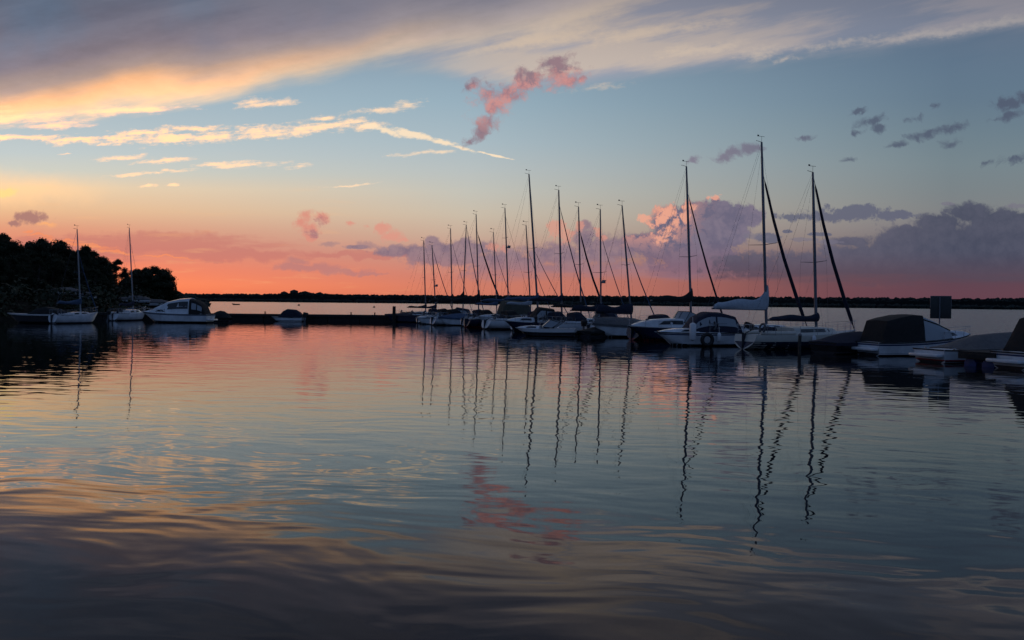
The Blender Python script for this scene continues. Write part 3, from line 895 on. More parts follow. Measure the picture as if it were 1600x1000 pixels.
def motorboat(label, stern, heading, L=6.0, B=2.3, hm=None, fs=0.75, fb=1.0, stripe=None, strake=rubber, boot=antifoul, cuddy=None, screen=None, canopy=None, canopy_m=None, canopy_panes=0,
              tarp=None, tarp_h=0.5, tarp_from=0.0, topband=None, lowline=None, boxy=False, motor=None, motor_tilt=0.0, platform=False, arch=False, bow_rail=False, canopy_pane_m=None, group=MOTOR_GROUP, name='motor_boat', open_well=True, tr=0.86,
              frame_only=None, hardtop=None, front_clear=None, cat='motor boat'):
    """stern = middle of the transom at the waterline"""
    hm = hm or white
    H = Hull(L, B, fs, fb, 0.3, tr, 'power', 0.16, 0.04)
    hd = Vector((math.cos(heading), math.sin(heading), 0))
    org = Vector(stern) + hd * (L / 2); org.z = 0
    root = thing(name, label, cat, org, heading, group)
    hull_parts(root, H, hm, stripe, boot=boot, stripe_sheer=strake, deck_drop=.03)
    X = lambda f: -L / 2 + f * L
    if lowline:
        part('waterline_stripe', H.band(.10, .16, off=.012), lowline, root)
    if topband:
        part('gunwale_band', H.band(.03, topband, sheer=True, off=.010), vinyl_white, root)
    if cuddy:                                   # (t0, t1, height)
        t0, t1, ch = cuddy
        st = []
        for f, k in ((0, 1.0), (.35, 1.0), (.65, .78), (.85, .48), (1.0, .12)):
            t = t0 + (t1 - t0) * f
            st.append((X(t), H.b(t) * .84, H.b(t) * .66, H.zs(t) - .05, H.zs(t) + ch * k))
        cab = part('cabin', house(st), hm if hm in (white, cream_gel) else white, root)
        for sd in (1, -1):
            part('window', side_pane(st, X(t0 + (t1 - t0) * .12), X(t0 + (t1 - t0) * .58), .38, .78, sd, x1t=X(t0 + (t1 - t0) * .48)), glass, cab)
    if screen:                                  # (t, height, base lift, rake length): raked windscreen with two wings
        t, sh, lift, rk = screen
        b = H.b(t) * .78; z0 = H.zs(t) + lift; x = X(t)
        pts0 = [Vector((x - .9, b * 1.08, z0 - lift * .4)), Vector((x - .15, b * .98, z0)), Vector((x + .12, b * .35, z0 + .02)), Vector((x + .12, -b * .35, z0 + .02)), Vector((x - .15, -b * .98, z0)), Vector((x - .9, -b * 1.08, z0 - lift * .4))]
        pts1 = [p + Vector((-rk, 0, sh if i not in (0, 5) else sh * .75)) - Vector((0, p.y * .10, 0)) for i, p in enumerate(pts0)]
        bm = bmesh.new()
        ring_faces(bm, [[p, q, q + Vector((-.015, 0, 0)), p + Vector((-.015, 0, 0))] for p, q in zip(pts0, pts1)])
        w = part('windscreen', bm, clear, root)
        bm = bmesh.new()
        tube(bm, pts1, .022, 6)
        tube(bm, pts0, .022, 6)
        for p, q in zip(pts0, pts1):
            tube(bm, [p, q], .018, 6)
        part('frame', bm, rubber, w)
    if canopy:                                  # stations (t, height above the sheer, width factor)
        st = []
        for t, h, wf in canopy:
            tt = max(0.0, t)
            st.append((X(t), H.b(tt) * .93 * wf, H.b(tt) * .78 * wf, H.zs(tt) - .01, H.zs(tt) + h))
        cn = part('canopy', house(st, boxy), canopy_m or cv_black, root)
        xs = [s_[0] for s_ in st]
        if canopy_panes:
            x0, x1 = min(xs) + .2, max(xs) - .2
            for sd in (1, -1):
                for i in range(canopy_panes):
                    a = x0 + (x1 - x0) * i / canopy_panes + .06; b_ = x0 + (x1 - x0) * (i + 1) / canopy_panes - .06
                    part('window', side_pane(st, a, b_, .34, .78, sd), canopy_pane_m or clear, cn)
    if hardtop:
        st = [(X(t), H.b(t) * wa, H.b(t) * wb, H.zs(t) + z0, H.zs(t) + h) for t, z0, h, wa, wb in hardtop]
        ht = part('deckhouse', house(st), white, root)
        xs = sorted(s_[0] for s_ in st)
        for sd in (1, -1):
            part('window', side_pane(st, xs[0] + .10, xs[-2] + .25, .34, .80, sd, x1t=xs[-2] - .25), glass, ht)
        part('windscreen', end_pane(sorted(st), len(st) - 2, .08, .82, .82), glass, ht)
    if front_clear:
        st = [(X(t), H.b(t) * .90, H.b(t) * wf, H.zs(t) - .01, H.zs(t) + h) for t, h, wf in front_clear]
        fc = part('clear_panel', house(st), clear, root)
        bm = bmesh.new()
        for i in (0, 2, 5, 8, 10):
            tube(bm, [[Vector((x, y, z)) for y, z in ((hb, z0), (0, 0), (ht_, z0 + (z1 - z0) * .84), (0, 0), (0, 0), (0, z1 + .02), (0, 0), (0, 0), (-ht_, z0 + (z1 - z0) * .84), (0, 0), (-hb, z0))][i] for x, hb, ht_, z0, z1 in st], .035, 6)
        part('frame', bm, cv_black, fc)
    if tarp:
        ts = [tarp_from + (0.99 - tarp_from) * q for q in (0.0, .12, .3, .5, .68, .82, .93, 1.0)]
        hs = [.10, .6, .95, 1.0, .8, .5, .25, .08] if not tarp_from else [.12, .55, .92, 1.0, 1.0, .92, .6, .1]
        bm = bmesh.new(); rings = []
        for t, h in zip(ts, hs):
            b = H.b(t) * 1.03 + .02; z = H.zs(t); x = X(t)
            rings.append([Vector((x, b, z - .14)), Vector((x, b, z + .02)), Vector((x, b * .62, z + tarp_h * h * .52)), Vector((x, b * .25, z + tarp_h * h * .93)), Vector((x, 0, z + tarp_h * h)),
                          Vector((x, -b * .25, z + tarp_h * h * .93)), Vector((x, -b * .62, z + tarp_h * h * .52)), Vector((x, -b, z + .02)), Vector((x, -b, z - .14))])
        ring_faces(bm, rings)
        part('tarpaulin', bm, tarp, root)
    if frame_only:                              # folded canopy hoops
        bm = bmesh.new()
        for t, h, lean in frame_only:
            b = H.b(max(t, 0)) * .9; z = H.zs(max(t, 0)); x = X(t)
            tube(bm, [(x, b, z), (x + lean * .5, b * .98, z + h * .6), (x + lean, b * .8, z + h * .95), (x + lean, 0, z + h), (x + lean, -b * .8, z + h * .95), (x + lean * .5, -b * .98, z + h * .6), (x, -b, z)], .03, 6)
        part('canopy_frame', bm, rubber, root)
    if platform:
        bm = bmesh.new()
        box(bm, (-L / 2 - .14, 0, .34), (.40, B * .80, .16), .06)
        part('bathing_platform', bm, hm if hm in (white, cream_gel) else white, root)
    if arch:
        bm = bmesh.new()
        t, h = arch
        b = H.b(t) * .9; z = H.zs(t)
        tube(bm, [(X(t), b, z), (X(t) - .25, b * .9, z + h * .8), (X(t) - .3, b * .7, z + h), (X(t) - .3, -b * .7, z + h), (X(t) - .25, -b * .9, z + h * .8), (X(t), -b, z)], .06, 8)
        part('radar_arch', bm, hm, root)
    if bow_rail:
        rail(root, H, .60, .97, .42, 4, 'bow_rail', close_bow=True, mid=False)
    if motor:
        outboard(root, -L / 2 - .22 - (.3 if platform else 0), 0, fs - .02, motor_tilt, rubber if motor == 1 else motor, 1.15)
    # cleats
    bm = bmesh.new()
    for sd in (1, -1):
        p = H.surf(.08, 0)
        tube(bm, [(p.x, sd * p.y * .85, p.z + .05), (p.x + .22, sd * p.y * .85, p.z + .05)], .018, 6)
        box(bm, (p.x + .11, sd * p.y * .85, p.z + .02), (.08, .03, .06))
    part('cleat', bm, steel, root)
    return root
# ------------------------------------------------------------------ land
soil = mat('bank_soil', (0.022, 0.020, 0.014), 0.95, var=0.5, vscale=0.6, bump=0.1, spec=0.05)
leafm = mat('tree_foliage', (0.028, 0.036, 0.018), 0.7, var=0.45, vscale=0.5, spec=0.2)
leafd = mat('far_foliage', (0.030, 0.038, 0.034), 0.9, var=0.4, vscale=0.05, spec=0.1)
bark = mat('bark', (0.05, 0.042, 0.034), 0.9, var=0.4, vscale=3, bump=0.02)
reedm = mat('reed_blades', (0.07, 0.075, 0.035), 0.8, var=0.4, vscale=1.0, spec=0.2)

from mathutils import noise as mn

def sheet(name, xs, ys, zf, m):
    bm = bmesh.new()
    g = [[bm.verts.new((x, y, zf(x, y))) for x in xs] for y in ys]
    for a, b in zip(g, g[1:]):
        for i in range(len(xs) - 1):
            bm.faces.new((a[i], a[i + 1], b[i + 1], b[i]))
    o = mesh_obj(name, bm, m)
    o['kind'] = 'structure'
    return o

# the lake bed and land under everything, one sheet out to the horizon
def lakebed(x, y):
    return -3.0
sheet('ground', [-9500, -2000, 0, 2000, 9500], [-450, 0, 2000, 9500], lambda x, y: -4.0, soil)

def shore_west(y):          # x of the water's edge on the western bank, by distance
    pts = [(96, -60), (108, -49), (125, -50), (150, -60), (200, -84), (260, -104), (340, -128), (460, -172), (640, -238), (900, -370), (1300, -560), (2000, -900)]
    if y <= pts[0][0]:
        return -60 - (96 - y) * 0.9
    for (a, xa), (b, xb) in zip(pts, pts[1:]):
        if a <= y <= b:
            return xa + (xb - xa) * (y - a) / (b - a)
    return pts[-1][1]

def bank_z(x, y):
    d = shore_west(y) - x
    n = mn.noise(Vector((x * .05, y * .05, 0)))
    if d < 0:
        return max(-3.5, d * .25)
    h = 2.4 * (1 - math.exp(-d / 9.0)) + 2.2 * (1 - math.exp(-d / 60.0))
    return h + n * .5 * min(1, d / 10) - .05
xs = []
bm = bmesh.new()
rows = []
for y in [60, 80, 90, 96, 100, 104, 108, 112, 117, 125, 135, 150, 165, 182, 200, 225, 260, 300, 340, 400, 460, 550, 640, 760, 900, 1100, 1300]:
    r = []
    for d in (-30, -12, -5, -2, 0, 1.2, 3, 6, 10, 16, 26, 40, 70, 130, 300):
        x = shore_west(y) - d
        r.append(bm.verts.new((x, y, bank_z(x, y))))
    rows.append(r)
for a, b in zip(rows, rows[1:]):
    for i in range(len(a) - 1):
        bm.faces.new((a[i], b[i], b[i + 1], a[i + 1]))
bank = mesh_obj('west_bank', bm, soil); bank['kind'] = 'structure'

# far shore: a low ridge 1.2 to 2.4 km off
def far_y(x):
    return 1850 - 0.42 * x if x < 1200 else 1346
def far_top(x):
    u = mn.noise(Vector((x * .0022, 3.1, 0))) * 2.5 + mn.noise(Vector((x * .008, 7.7, 0))) * 1.2
    hump = 6.0 * math.exp(-((x + 590) / 50.0) ** 2)
    return 20.0 + u * .4 + hump
bm = bmesh.new(); rows = []
fx = [-2600 + 40 * i for i in range(150)]
for x in fx:
    y = far_y(x)
    h = far_top(x)
    rows.append([bm.verts.new(p) for p in ((x, y - 4, -2), (x, y, 0.9), (x, y + 4, 4.0), (x, y + 60, h * .6), (x, y + 160, h), (x, y + 700, h + 2), (x, y + 1500, 0))])
for a, b in zip(rows, rows[1:]):
    for i in range(len(a) - 1):
        bm.faces.new((a[i], b[i], b[i + 1], a[i + 1]))
fs_o = mesh_obj('far_shore', bm, mat('far_bank', (0.010, 0.013, 0.014), 0.95, var=0.3, vscale=0.02, spec=0.0)); fs_o['kind'] = 'structure'

ICO = []
_b = bmesh.new(); bmesh.ops.create_icosphere(_b, subdivisions=1, radius=1.0)
ICO = ([v.co.copy() for v in _b.verts], [[v.index for v in f.verts] for f in _b.faces]); _b.free()

def clump_mass(name, items, m, label):
    """one wood that reads as a mass: uneven crowns side by side"""
    vs, fs_, = [], []
    for (x, y, z, r, h) in items:
        o = len(vs)
        a = rnd.random() * 6.28; ca, sa = math.cos(a), math.sin(a)
        for v in ICO[0]:
            k = rnd.uniform(.72, 1.2)
            vs.append((x + (v.x * ca - v.y * sa) * r * k, y + (v.x * sa + v.y * ca) * r * k, z + h * .5 + v.z * h * .55 * k))
        fs_ += [[o + i for i in f] for f in ICO[1]]
    me = bpy.data.meshes.new(name); me.from_pydata(vs, [], fs_); me.materials.append(m)
    ob = bpy.data.objects.new(name, me); COL.objects.link(ob)
    return tag(ob, label, 'wood', kind='stuff')

items = []
for i in range(9000):
    x = rnd.uniform(-2500, 2900)
    k = rnd.random()
    y = far_y(x) + 4 + 200 * k * k
    z = 1.0 + (far_top(x) - 1.0) * min(1, (y - far_y(x)) / 160.0)
    s = rnd.uniform(.94, 1.05) * (1.0 + .05 * mn.noise(Vector((x * .012, 1.3, 0))))
    items.append((x, y, z - 3.5, 5.0 * s, (9.0 if k < .3 else 6.5) * s))
for x, s in ((-565, 1.2), (-548, .9), (-600, 1.3), (-520, 1.25), (-505, 1.1), (-630, 1.2), (-470, 1.0)):
    items.append((x, far_y(x) + 150, far_top(x) - 4.5, 9 * s, 9 * s))
clump_mass('far_wood', items, leafd, 'dark unbroken wood along the far shore of the lake')

# low wooded point running out from the western bank
items = []
for i in range(420):
    y = 300 + 900 * rnd.random() ** 1.3
    d = 1 + rnd.random() ** 1.5 * 60
    x = shore_west(y) - d
    s = rnd.uniform(.6, 1.25)
    hh = 3.4 if y < 420 else 5.2
    if d < 8:
        hh *= .6
    items.append((x, y, bank_z(x, y) - .8, 3.4 * s, hh * s))
clump_mass('shore_thicket', items, leafd, 'low dark thicket on the point behind the cabin cruiser')

# ------------------------------------------------------------------ trees of the west bank
def tree_proto(seed, H=12.0, R=4.2, trunk_h=.25, slim=1.0, leaves=2600, size=.42, ragged=1.0):
    r = random.Random(seed)
    tb = bmesh.new()
    lean = Vector((r.uniform(-.5, .5), r.uniform(-.5, .5), 0))
    tp = [Vector((0, 0, -.6)), Vector((0, 0, H * .12)), Vector((lean.x * .3, lean.y * .3, H * .35)), Vector((lean.x * .7, lean.y * .7, H * .62)), Vector((lean.x, lean.y, H * .9))]
    tube(tb, tp, [H * .026, H * .020, H * .016, H * .010, .03], 8)
    clumps = []
    for i in range(22):
        z = H * (trunk_h + (1 - trunk_h) * (i + .5) / 22)
        q = (z / H - trunk_h) / (1 - trunk_h)
        rad = R * slim * (math.sin(PI * (q * .82 + .14)) ** .7) * r.uniform(.45, 1.0)
        a = r.uniform(0, 2 * PI)
        c = Vector((math.cos(a) * rad * .72, math.sin(a) * rad * .72, z + r.uniform(-.5, .5)))
        clumps.append((c, R * r.uniform(.26, .46) * (1.0 - .35 * q)))
        s0 = tp[2].lerp(tp[4], min(1, max(0, q * .8)))
        s0.z = max(H * .14, c.z - rad * .7 - .4)
        tube(tb, [Vector((lean.x * s0.z / H, lean.y * s0.z / H, s0.z)), (s0 + c) / 2 + Vector((0, 0, .2)), c], [H * .008, H * .005, .02], 5)
    vs, fs_ = [], []
    for i in range(leaves):
        c, cr = clumps[r.randrange(len(clumps))]
        d = Vector((r.gauss(0, 1), r.gauss(0, 1), r.gauss(0, 1))).normalized()
        k = r.random() ** .45 * (1.0 + .35 * ragged * (r.random() - .3))
        p = c + Vector((d.x * cr * k, d.y * cr * k, d.z * cr * k * .8))
        n = (d + Vector((r.uniform(-.8, .8), r.uniform(-.8, .8), r.uniform(-.5, .9)))).normalized()
        a = n.cross(Vector((r.uniform(-1, 1), r.uniform(-1, 1), r.uniform(-1, 1)))).normalized(); b = n.cross(a)
        s = size * r.uniform(.5, 1.2)
        o = len(vs)
        vs += [p - a * s * .5, p + b * s * .32 + n * s * .06, p + a * s * .62, p - b * s * .32 + n * s * .06]
        fs_.append((o, o + 1, o + 2, o + 3))
    return tb, vs, fs_

def make_tree(seed, name='broadleaf_tree', **kw):
    tb, vs, fs_ = tree_proto(seed, **kw)
    root = thing(name, None, 'tree', (0, 0, 0), 0)
    part('trunk', tb, bark, root)
    me = bpy.data.meshes.new('crown'); me.from_pydata(vs, [], fs_); me.materials.append(leafm)
    c = bpy.data.objects.new('crown', me); COL.objects.link(c); c.parent = root
    return root

protos = [make_tree(3, leaves=9000, size=.42), make_tree(8, R=4.8, leaves=9600, trunk_h=.14, size=.42), make_tree(15, R=3.6, slim=.9, leaves=6000, size=.4), make_tree(23, R=5.2, H=12, trunk_h=.12, leaves=10500, size=.42)]
used = set()
def plant(k, px, py, y, label, group, zbase=None, wide=1.0):
    """tree k at distance y with its top on the sight line px, py"""
    top = depth(px, py, y)
    zb = bank_z(top.x, y) - .1
    s = (top.z - zb) / 12.3
    o = protos[k] if k not in used else copy_tree(protos[k])
    used.add(k)
    o.location = (top.x, y, zb)
    o.scale = (s * wide, s * wide, s)
    o.rotation_euler = (0, 0, rnd.uniform(0, 6.28))
    tag(o, label, 'tree', group)
    return o
WOOD = 'trees of the wood on the west bank'
WL = 'dark broadleaf tree in the dense wood rising behind the left-hand boats'
sky_line = [(-60, 352), (-25, 360), (4, 366), (22, 380), (44, 377), (66, 374), (84, 381), (100, 379), (118, 391), (134, 386), (146, 393), (158, 404), (168, 416)]
for i, (px, py) in enumerate(sky_line):
    plant(i % 4, px, py, 138 + (i % 3) * 9 + i * 1.5, WL, WOOD, wide=1.05)
for i, (px, py) in enumerate([(-40, 384), (-8, 396), (16, 402), (36, 398), (58, 404), (80, 400), (104, 408), (126, 412), (148, 420), (165, 432), (178, 440), (188, 446), (199, 436), (8, 430), (50, 428), (94, 432), (136, 436), (160, 448)]):
    plant((i + 2) % 4, px, py, 124 + (i % 4) * 3 + max(0, px) * .08, WL, WOOD, wide=1.25)
for i in range(len(sky_line) - 1):
    (xa, ya), (xb, yb) = sky_line[i], sky_line[i + 1]
    plant((i * 3 + 1) % 4, (xa + xb) / 2, (ya + yb) / 2 + 5 + 3 * (i % 2), 146 + i * 1.6, WL, WOOD, wide=1.15)
plant(2, 184, 406, 168, 'slender open-crowned tree standing clear at the right end of the wood', None, wide=1.0)
plant(2, 203, 432, 200, 'small thin tree in the gap between the wood and the block of trees', None, wide=.9)
for i, (px, py) in enumerate([(212, 421), (226, 419), (240, 418), (253, 420), (219, 432), (252, 436), (206, 425), (219, 421), (233, 421), (247, 422), (257, 428), (238, 432), (205, 438)]):
    plant((i + 1) % 4, px, py, 205 + (i % 2) * 8, 'dark tree in the flat-topped block of trees beyond the cabin cruiser', 'trees of the flat-topped block', wide=1.25)
plant(0, 267, 452, 240, 'tiny bush-like tree just right of the flat-topped block', None, wide=.9)
plant(1, 275, 449, 250, 'tiny pointed tree farthest right on the left-hand shore', None, wide=.6)

# undergrowth along the water's edge under the trees
def leaf_mass(name, spots, per, size, m, label, cat):
    vs, fs_ = [], []
    for (x, y, z, r, h) in spots:
        for k in range(per):
            d = Vector((rnd.gauss(0, 1), rnd.gauss(0, 1), abs(rnd.gauss(0, 1)))).normalized() * rnd.random() ** .4
            p = Vector((x + d.x * r, y + d.y * r, z + d.z * h))
            n = (d + Vector((rnd.uniform(-.8, .8), rnd.uniform(-.8, .8), rnd.uniform(-.3, .9)))).normalized()
            a_ = n.cross(Vector((rnd.uniform(-1, 1), rnd.uniform(-1, 1), rnd.uniform(-1, 1)))).normalized(); b_ = n.cross(a_)
            s = size * rnd.uniform(.5, 1.2); o = len(vs)
            vs += [p - a_ * s * .5, p + b_ * s * .34, p + a_ * s * .6, p - b_ * s * .34]
            fs_.append((o, o + 1, o + 2, o + 3))
    me = bpy.data.meshes.new(name); me.from_pydata(vs, [], fs_); me.materials.append(m)
    o = bpy.data.objects.new(name, me); COL.objects.link(o)
    return tag(o, label, cat, kind='stuff')
spots = []
for i in range(760):
    y = 97 + 157 * rnd.random() ** 1.4
    d = .4 + rnd.random() ** 1.3 * 46
    x = shore_west(y) - d
    s = rnd.uniform(.6, 1.25) * (.55 if d < 6 else 1)
    spots.append((x, y, bank_z(x, y) - .3, 1.9 * s, 3.0 * s))
leaf_mass('undergrowth', spots, 46, .62, leafm, 'dark undergrowth under the trees on the left-hand bank', 'undergrowth')

# ------------------------------------------------------------------ pontoons
def plank_deck(bm, x0, x1, y0, y1, z, th=.09):
    box(bm, ((x0 + x1) / 2, (y0 + y1) / 2, z - th / 2), (x1 - x0, y1 - y0, th), .01)

def pontoon(name, label, a, b, w, top, cat='pontoon', floats=True):
    a, b = Vector((a[0], a[1], 0)), Vector((b[0], b[1], 0))
    L = (b - a).length; hd = ang(b - a)
    root = thing(name, label, cat, a, hd)
    bm = bmesh.new()
    n = int(L / 2.4)
    for i in range(n):
        x0 = L * i / n + .02; x1 = L * (i + 1) / n - .02
        box(bm, ((x0 + x1) / 2, 0, top - .04), (x1 - x0, w, .08), .012)
    part('deck', bm, timber, root)
    bm = bmesh.new()
    for sd in (1, -1):
        box(bm, (L / 2, sd * (w / 2 - .05), top - .22), (L, .09, .28), .01)
    part('side_beam', bm, dark_timber, root)
    bm = bmesh.new()
    n = max(2, int(L / 4))
    for i in range(n):
        x = L * (i + .5) / n
        box(bm, (x, 0, (top - .30) / 2 - .16), (L / n * .985, w * .9, top - .02), .04)
    part('float', bm, dark_timber, root)
    return root

pontoon('back_jetty', 'long low dark jetty closing the basin in the middle distance', (-64, 104.6), (-15.2, 104.6), 2.2, .86)
PX, PY = 17.5 + .892 * 10.2, 41.6 + .453 * 10.2
pontoon('east_pontoon', 'long walkway pontoon behind the row of moored sailing boats', (PX + 9, PY - 17.7), (PX - 28.1 * 1.15, PY + 55.4 * 1.15), 2.2, .55)
pontoon('west_pontoon', 'short dark pontoon behind the boats on the left', (-62, 103.4), (-80, 84), 2.0, .6)

for px in (415, 549, 586):
    d = depth(px, 489, 104.6)
    root = thing('bollard', 'small dark bollard standing on the low jetty in the middle distance', 'bollard', (d.x, 104.4, .86), 0, 'bollards on the back jetty')
    bm = bmesh.new()
    tube(bm, [(0, 0, 0), (0, 0, .22), (0, 0, .24), (0, 0, .30), (0, 0, .31)], [.08, .07, .13, .13, .02], 10)
    part('post', bm, rubber, root)
    bm = bmesh.new()
    box(bm, (0, 0, .01), (.34, .34, .03), .005)
    part('base', bm, rubber, root)
# finger with blue drums in the right foreground
fa = level(1526, 573)
root = thing('finger_pontoon', 'small dark finger pontoon on blue drums between two motor boats at right', 'pontoon', fa, ang(MOOR))
bm = bmesh.new()
for i in range(6):
    box(bm, (.2 + i * .5, 0, .60), (.46, 1.66, .06), .01)
part('deck', bm, dark_timber, root)
bm = bmesh.new()
for sd in (1, -1):
    box(bm, (1.5, sd * .76, .44), (3.0, .10, .26), .01)
box(bm, (-.02, 0, .44), (.10, 1.62, .26), .01)
part('side_beam', bm, dark_timber, root)
for i in range(2):
    for sd in (1, -1):
        bm = bmesh.new()
        pts = [(-.0, 0, 0), (.02, 0, 0), (.06, 0, 0), (.30, 0, 0), (.33, 0, 0), (.36, 0, 0), (.60, 0, 0), (.63, 0, 0), (.66, 0, 0), (.86, 0, 0), (.90, 0, 0), (.92, 0, 0)]
        tube(bm, [Vector(p) + Vector((.12 + i * 1.6, sd * .40, .06)) for p in pts], [.05, .27, .30, .30, .315, .30, .30, .315, .30, .30, .27, .05], 14)
        part('drum', bm, blue_plastic if i < 3 else rubber, root)

def post(px, py_w, label, h, r=.09, m=None, cap=None):
    p = level(px, py_w)
    root = thing('mooring_post', label, 'post', p, 0, 'mooring posts')
    bm = bmesh.new()
    tube(bm, [(0, 0, -2.5), (0, 0, .4), (0.02, 0, h)], [r * 1.05, r, r * .92], 10)
    part('pile', bm, m or dark_timber, root)
    if cap:
        bm = bmesh.new()
        tube(bm, [(0.02, 0, h - .02), (.02, 0, h + .04), (.02, 0, h + .12)], [r * 1.15, r * 1.15, .02], 10)
        part('cap', bm, cap, root)
    return root
post(615.5, 503.5, 'dark stumpy post at the right end of the back jetty', 2.0, .22)
post(1249, 552, 'grey post standing in the water before the cream and navy sailing boat', .95, .09, timber, alu)

# ------------------------------------------------------------------ notice board on the pontoon
sp = depth(1470, 480, 48.3)
root = thing('notice_board', 'dark square notice board on a pole seen from behind at right', 'sign', (sp.x, sp.y, .55), math.radians(-22))
bm = bmesh.new()
box(bm, (0, 0, sp.z - .55), (1.08, .05, 1.30), .01)
part('board', bm, sign_paint, root)
bm = bmesh.new()
box(bm, (0, .028, sp.z - .55), (1.12, .02, 1.34), .005)
part('frame', bm, alu, root)
bm = bmesh.new()
tube(bm, [(-.06, -.06, 0), (-.06, -.06, sp.z + .05)], .04, 8)
box(bm, (-.06, -.06, .02), (.25, .25, .04), .01)
part('pole', bm, alu, root)
# ------------------------------------------------------------------ the sailing boats, from the far end of the pontoon to the near one
HS = ang(MOOR)
def foot_on_line(bx):
    u = (bx - 800) / FOC
    t = (21.5 - 43.6 * u) / (28.1 + 55.4 * u)
    return Vector((21.5 - 28.1 * t, 43.6 + 55.4 * t, 0))
def head_at(foot, px, py, heading=None):
    """mast head: where the sight line meets the upright plane through the keel"""
    hd = Vector((math.cos(heading), math.sin(heading), 0)) if heading is not None else MOOR
    n = Vector((-hd.y, hd.x, 0))
    d = sight(px, py)
    k = (Vector(foot) - Vector((0, 0, CAM_H))).dot(n) / d.dot(n)
    return Vector((0, 0, CAM_H)) + d * k
def moor(label, bx, hx, hy, **kw):
    f = foot_on_line(bx)
    return sailboat(label, f, head_at(f, hx, hy), HS, **kw)

moor('short-masted sailing boat farthest along the row, thin bare mast', 665, 662, 376, L=6.6, B=2.3, stay_r=.01, cover=cv_black, cover_h=.4, boom_z=1.8, boom_len=2.6, spreader=.6)
moor('small sailing boat with a furled foresail, second mast from the far end', 681, 675, 383, L=6.4, B=2.3, stay_py=388, stay_r=.05, cover=cv_navy, cover_h=.4, boom_z=1.8, boom_len=2.6, radar=True)
moor('sailing boat with a plain upright mast and faint stay, third from the far end', 706.5, 704, 357, L=7.2, B=2.5, stay_py=374, stay_r=.03, cover=cv_black, cover_h=.65, boom_z=2.6, boom_len=3.0, hm=white, sprayhood=cv_navy)
moor('white sailing boat whose mast leans towards its bow, dark peaked sail cover', 723, 728.6, 351.5, L=7.4, B=2.6, stay_py=354, stay_r=.055, cover=cv_black, cover_h=1.0, boom_z=2.5, boom_len=3.4, stripe=navy_stripe, sprayhood=cv_black)
moor('white sailing boat with wind vane, thick dark furled foresail and peaked black cover', 748, 744, 335, L=9.2, B=2.9, stay_py=361, stay_r=.10, cover=cv_black, cover_h=1.0, boom_z=2.5, boom_len=3.4, stripe=navy_stripe, windows=3, spreader=.9, sprayhood=cv_black)
moor('sailing boat with a short thin mast and slim stay between two taller masts', 776.5, 771, 363, L=6.6, B=2.4, stay_py=390, stay_r=.03, cover=cv_blue, cover_h=.4, boom_z=2.3, boom_len=2.6, spreader=.6, mast_r=.06, sprayhood=cv_navy)
moor('sailing boat with blue sail cover and a radar reflector high on its mast', 795, 789, 325, L=8.0, B=2.7, stay_py=340, stay_r=.012, cover=cv_blue, cover_h=.45, boom_z=2.7, boom_len=3.2, radar=True, hm=navy, sprayhood=cv_black, sp_h=.72, spreader=.7)
moor('sailing boat with a slim mast just left of the tallest leaning one', 829.5, 822, 352, L=6.8, B=2.4, stay_py=392, stay_r=.03, cover=cv_pale, cover_h=.4, boom_z=2.4, boom_len=2.8, mast_r=.07, sprayhood=cv_blue, stripe=navy_stripe)
moor('tall raked sailing boat with the highest mast in the middle of the row', 841, 826.5, 272, L=9.4, B=3.0, stay_py=392, stay_r=.04, cover=cv_blue, cover_h=.55, boom_z=2.8, boom_len=3.8, sprayhood=cv_black, windows=3, spreader=.9, mast_r=.10)
moor('sailing boat with navy sail cover, vane bracket and long furled foresail', 878, 873, 297, L=8.2, B=2.7, stay_py=322, stay_r=.055, cover=cv_navy, cover_h=.5, boom_z=2.75, boom_len=3.6, spreader=.9, sp_h=.5, mast_r=.09, sprayhood=cv_navy)
moor('sailing boat whose thick black furled foresail starts low on a bracketed mast', 908, 904, 323, L=7.6, B=2.6, stay_py=360, stay_r=.09, cover=cv_black, cover_h=.45, boom_z=2.2, boom_len=3.1, hm=navy, stripe=None, sprayhood=cv_navy)
moor('sailing boat with crosstrees and radar dome halfway up its mast', 939, 938, 327, L=7.6, B=2.6, stay_py=368, stay_r=.035, cover=cv_navy, cover_h=.8, peak=.3, boom_z=1.9, boom_len=3.1, radar=True, spreader=1.1, sp_h=.42, sprayhood=cv_navy)
moor('sailing boat with a back-leaning mast and thin furled foresail, navy spray hood', 986.5, 972, 321, L=6.6, B=2.5, stay_py=372, stay_r=.045, cover=cv_navy, cover_h=1.05, peak=.15, boom_z=1.75, boom_len=3.5, motor=True, sprayhood=cv_navy, spreader=.6)
moor('big sailing boat with black peaked sail cover, left of the tallest mast', 1080, 1072.5, 260, L=8.4, B=2.8, stay_py=302, stay_r=.065, cover=cv_black, cover_h=.65, boom_z=2.75, boom_len=3.6, windows=3, spreader=1.0, sp_h=.42, mast_r=.09, sprayhood=cv_navy, hm=navy)
moor('tallest-masted sailing boat with a pale draped sail cover on its boom', 1197.5, 1190, 222, L=9.4, B=3.0, stay_py=272, stay_r=.105, cover=cv_pale, cover_h=.95, boom_z=2.25, boom_len=4.5, windows=3, spreader=1.3, sp_h=.44, mast_r=.095, stripe=navy_stripe, peak=1.25)
moor('cream and navy cabin sailing boat nearest of the row, with bowed furled foresail', 1275.5, 1270, 269, L=9.0, B=2.8, mast_f=.62, bow_k=3.3, stay_py=278, stay_r=.10, cover=cv_navy, cover_h=.55, boom_z=1.62, boom_len=3.9, hm=cream_gel, boot_h=.45, cabin_col=cream_gel, windows=1, spreader=1.0, sp_h=.42, fs=.85, fb=1.05, mast_r=.09, peak=.35)

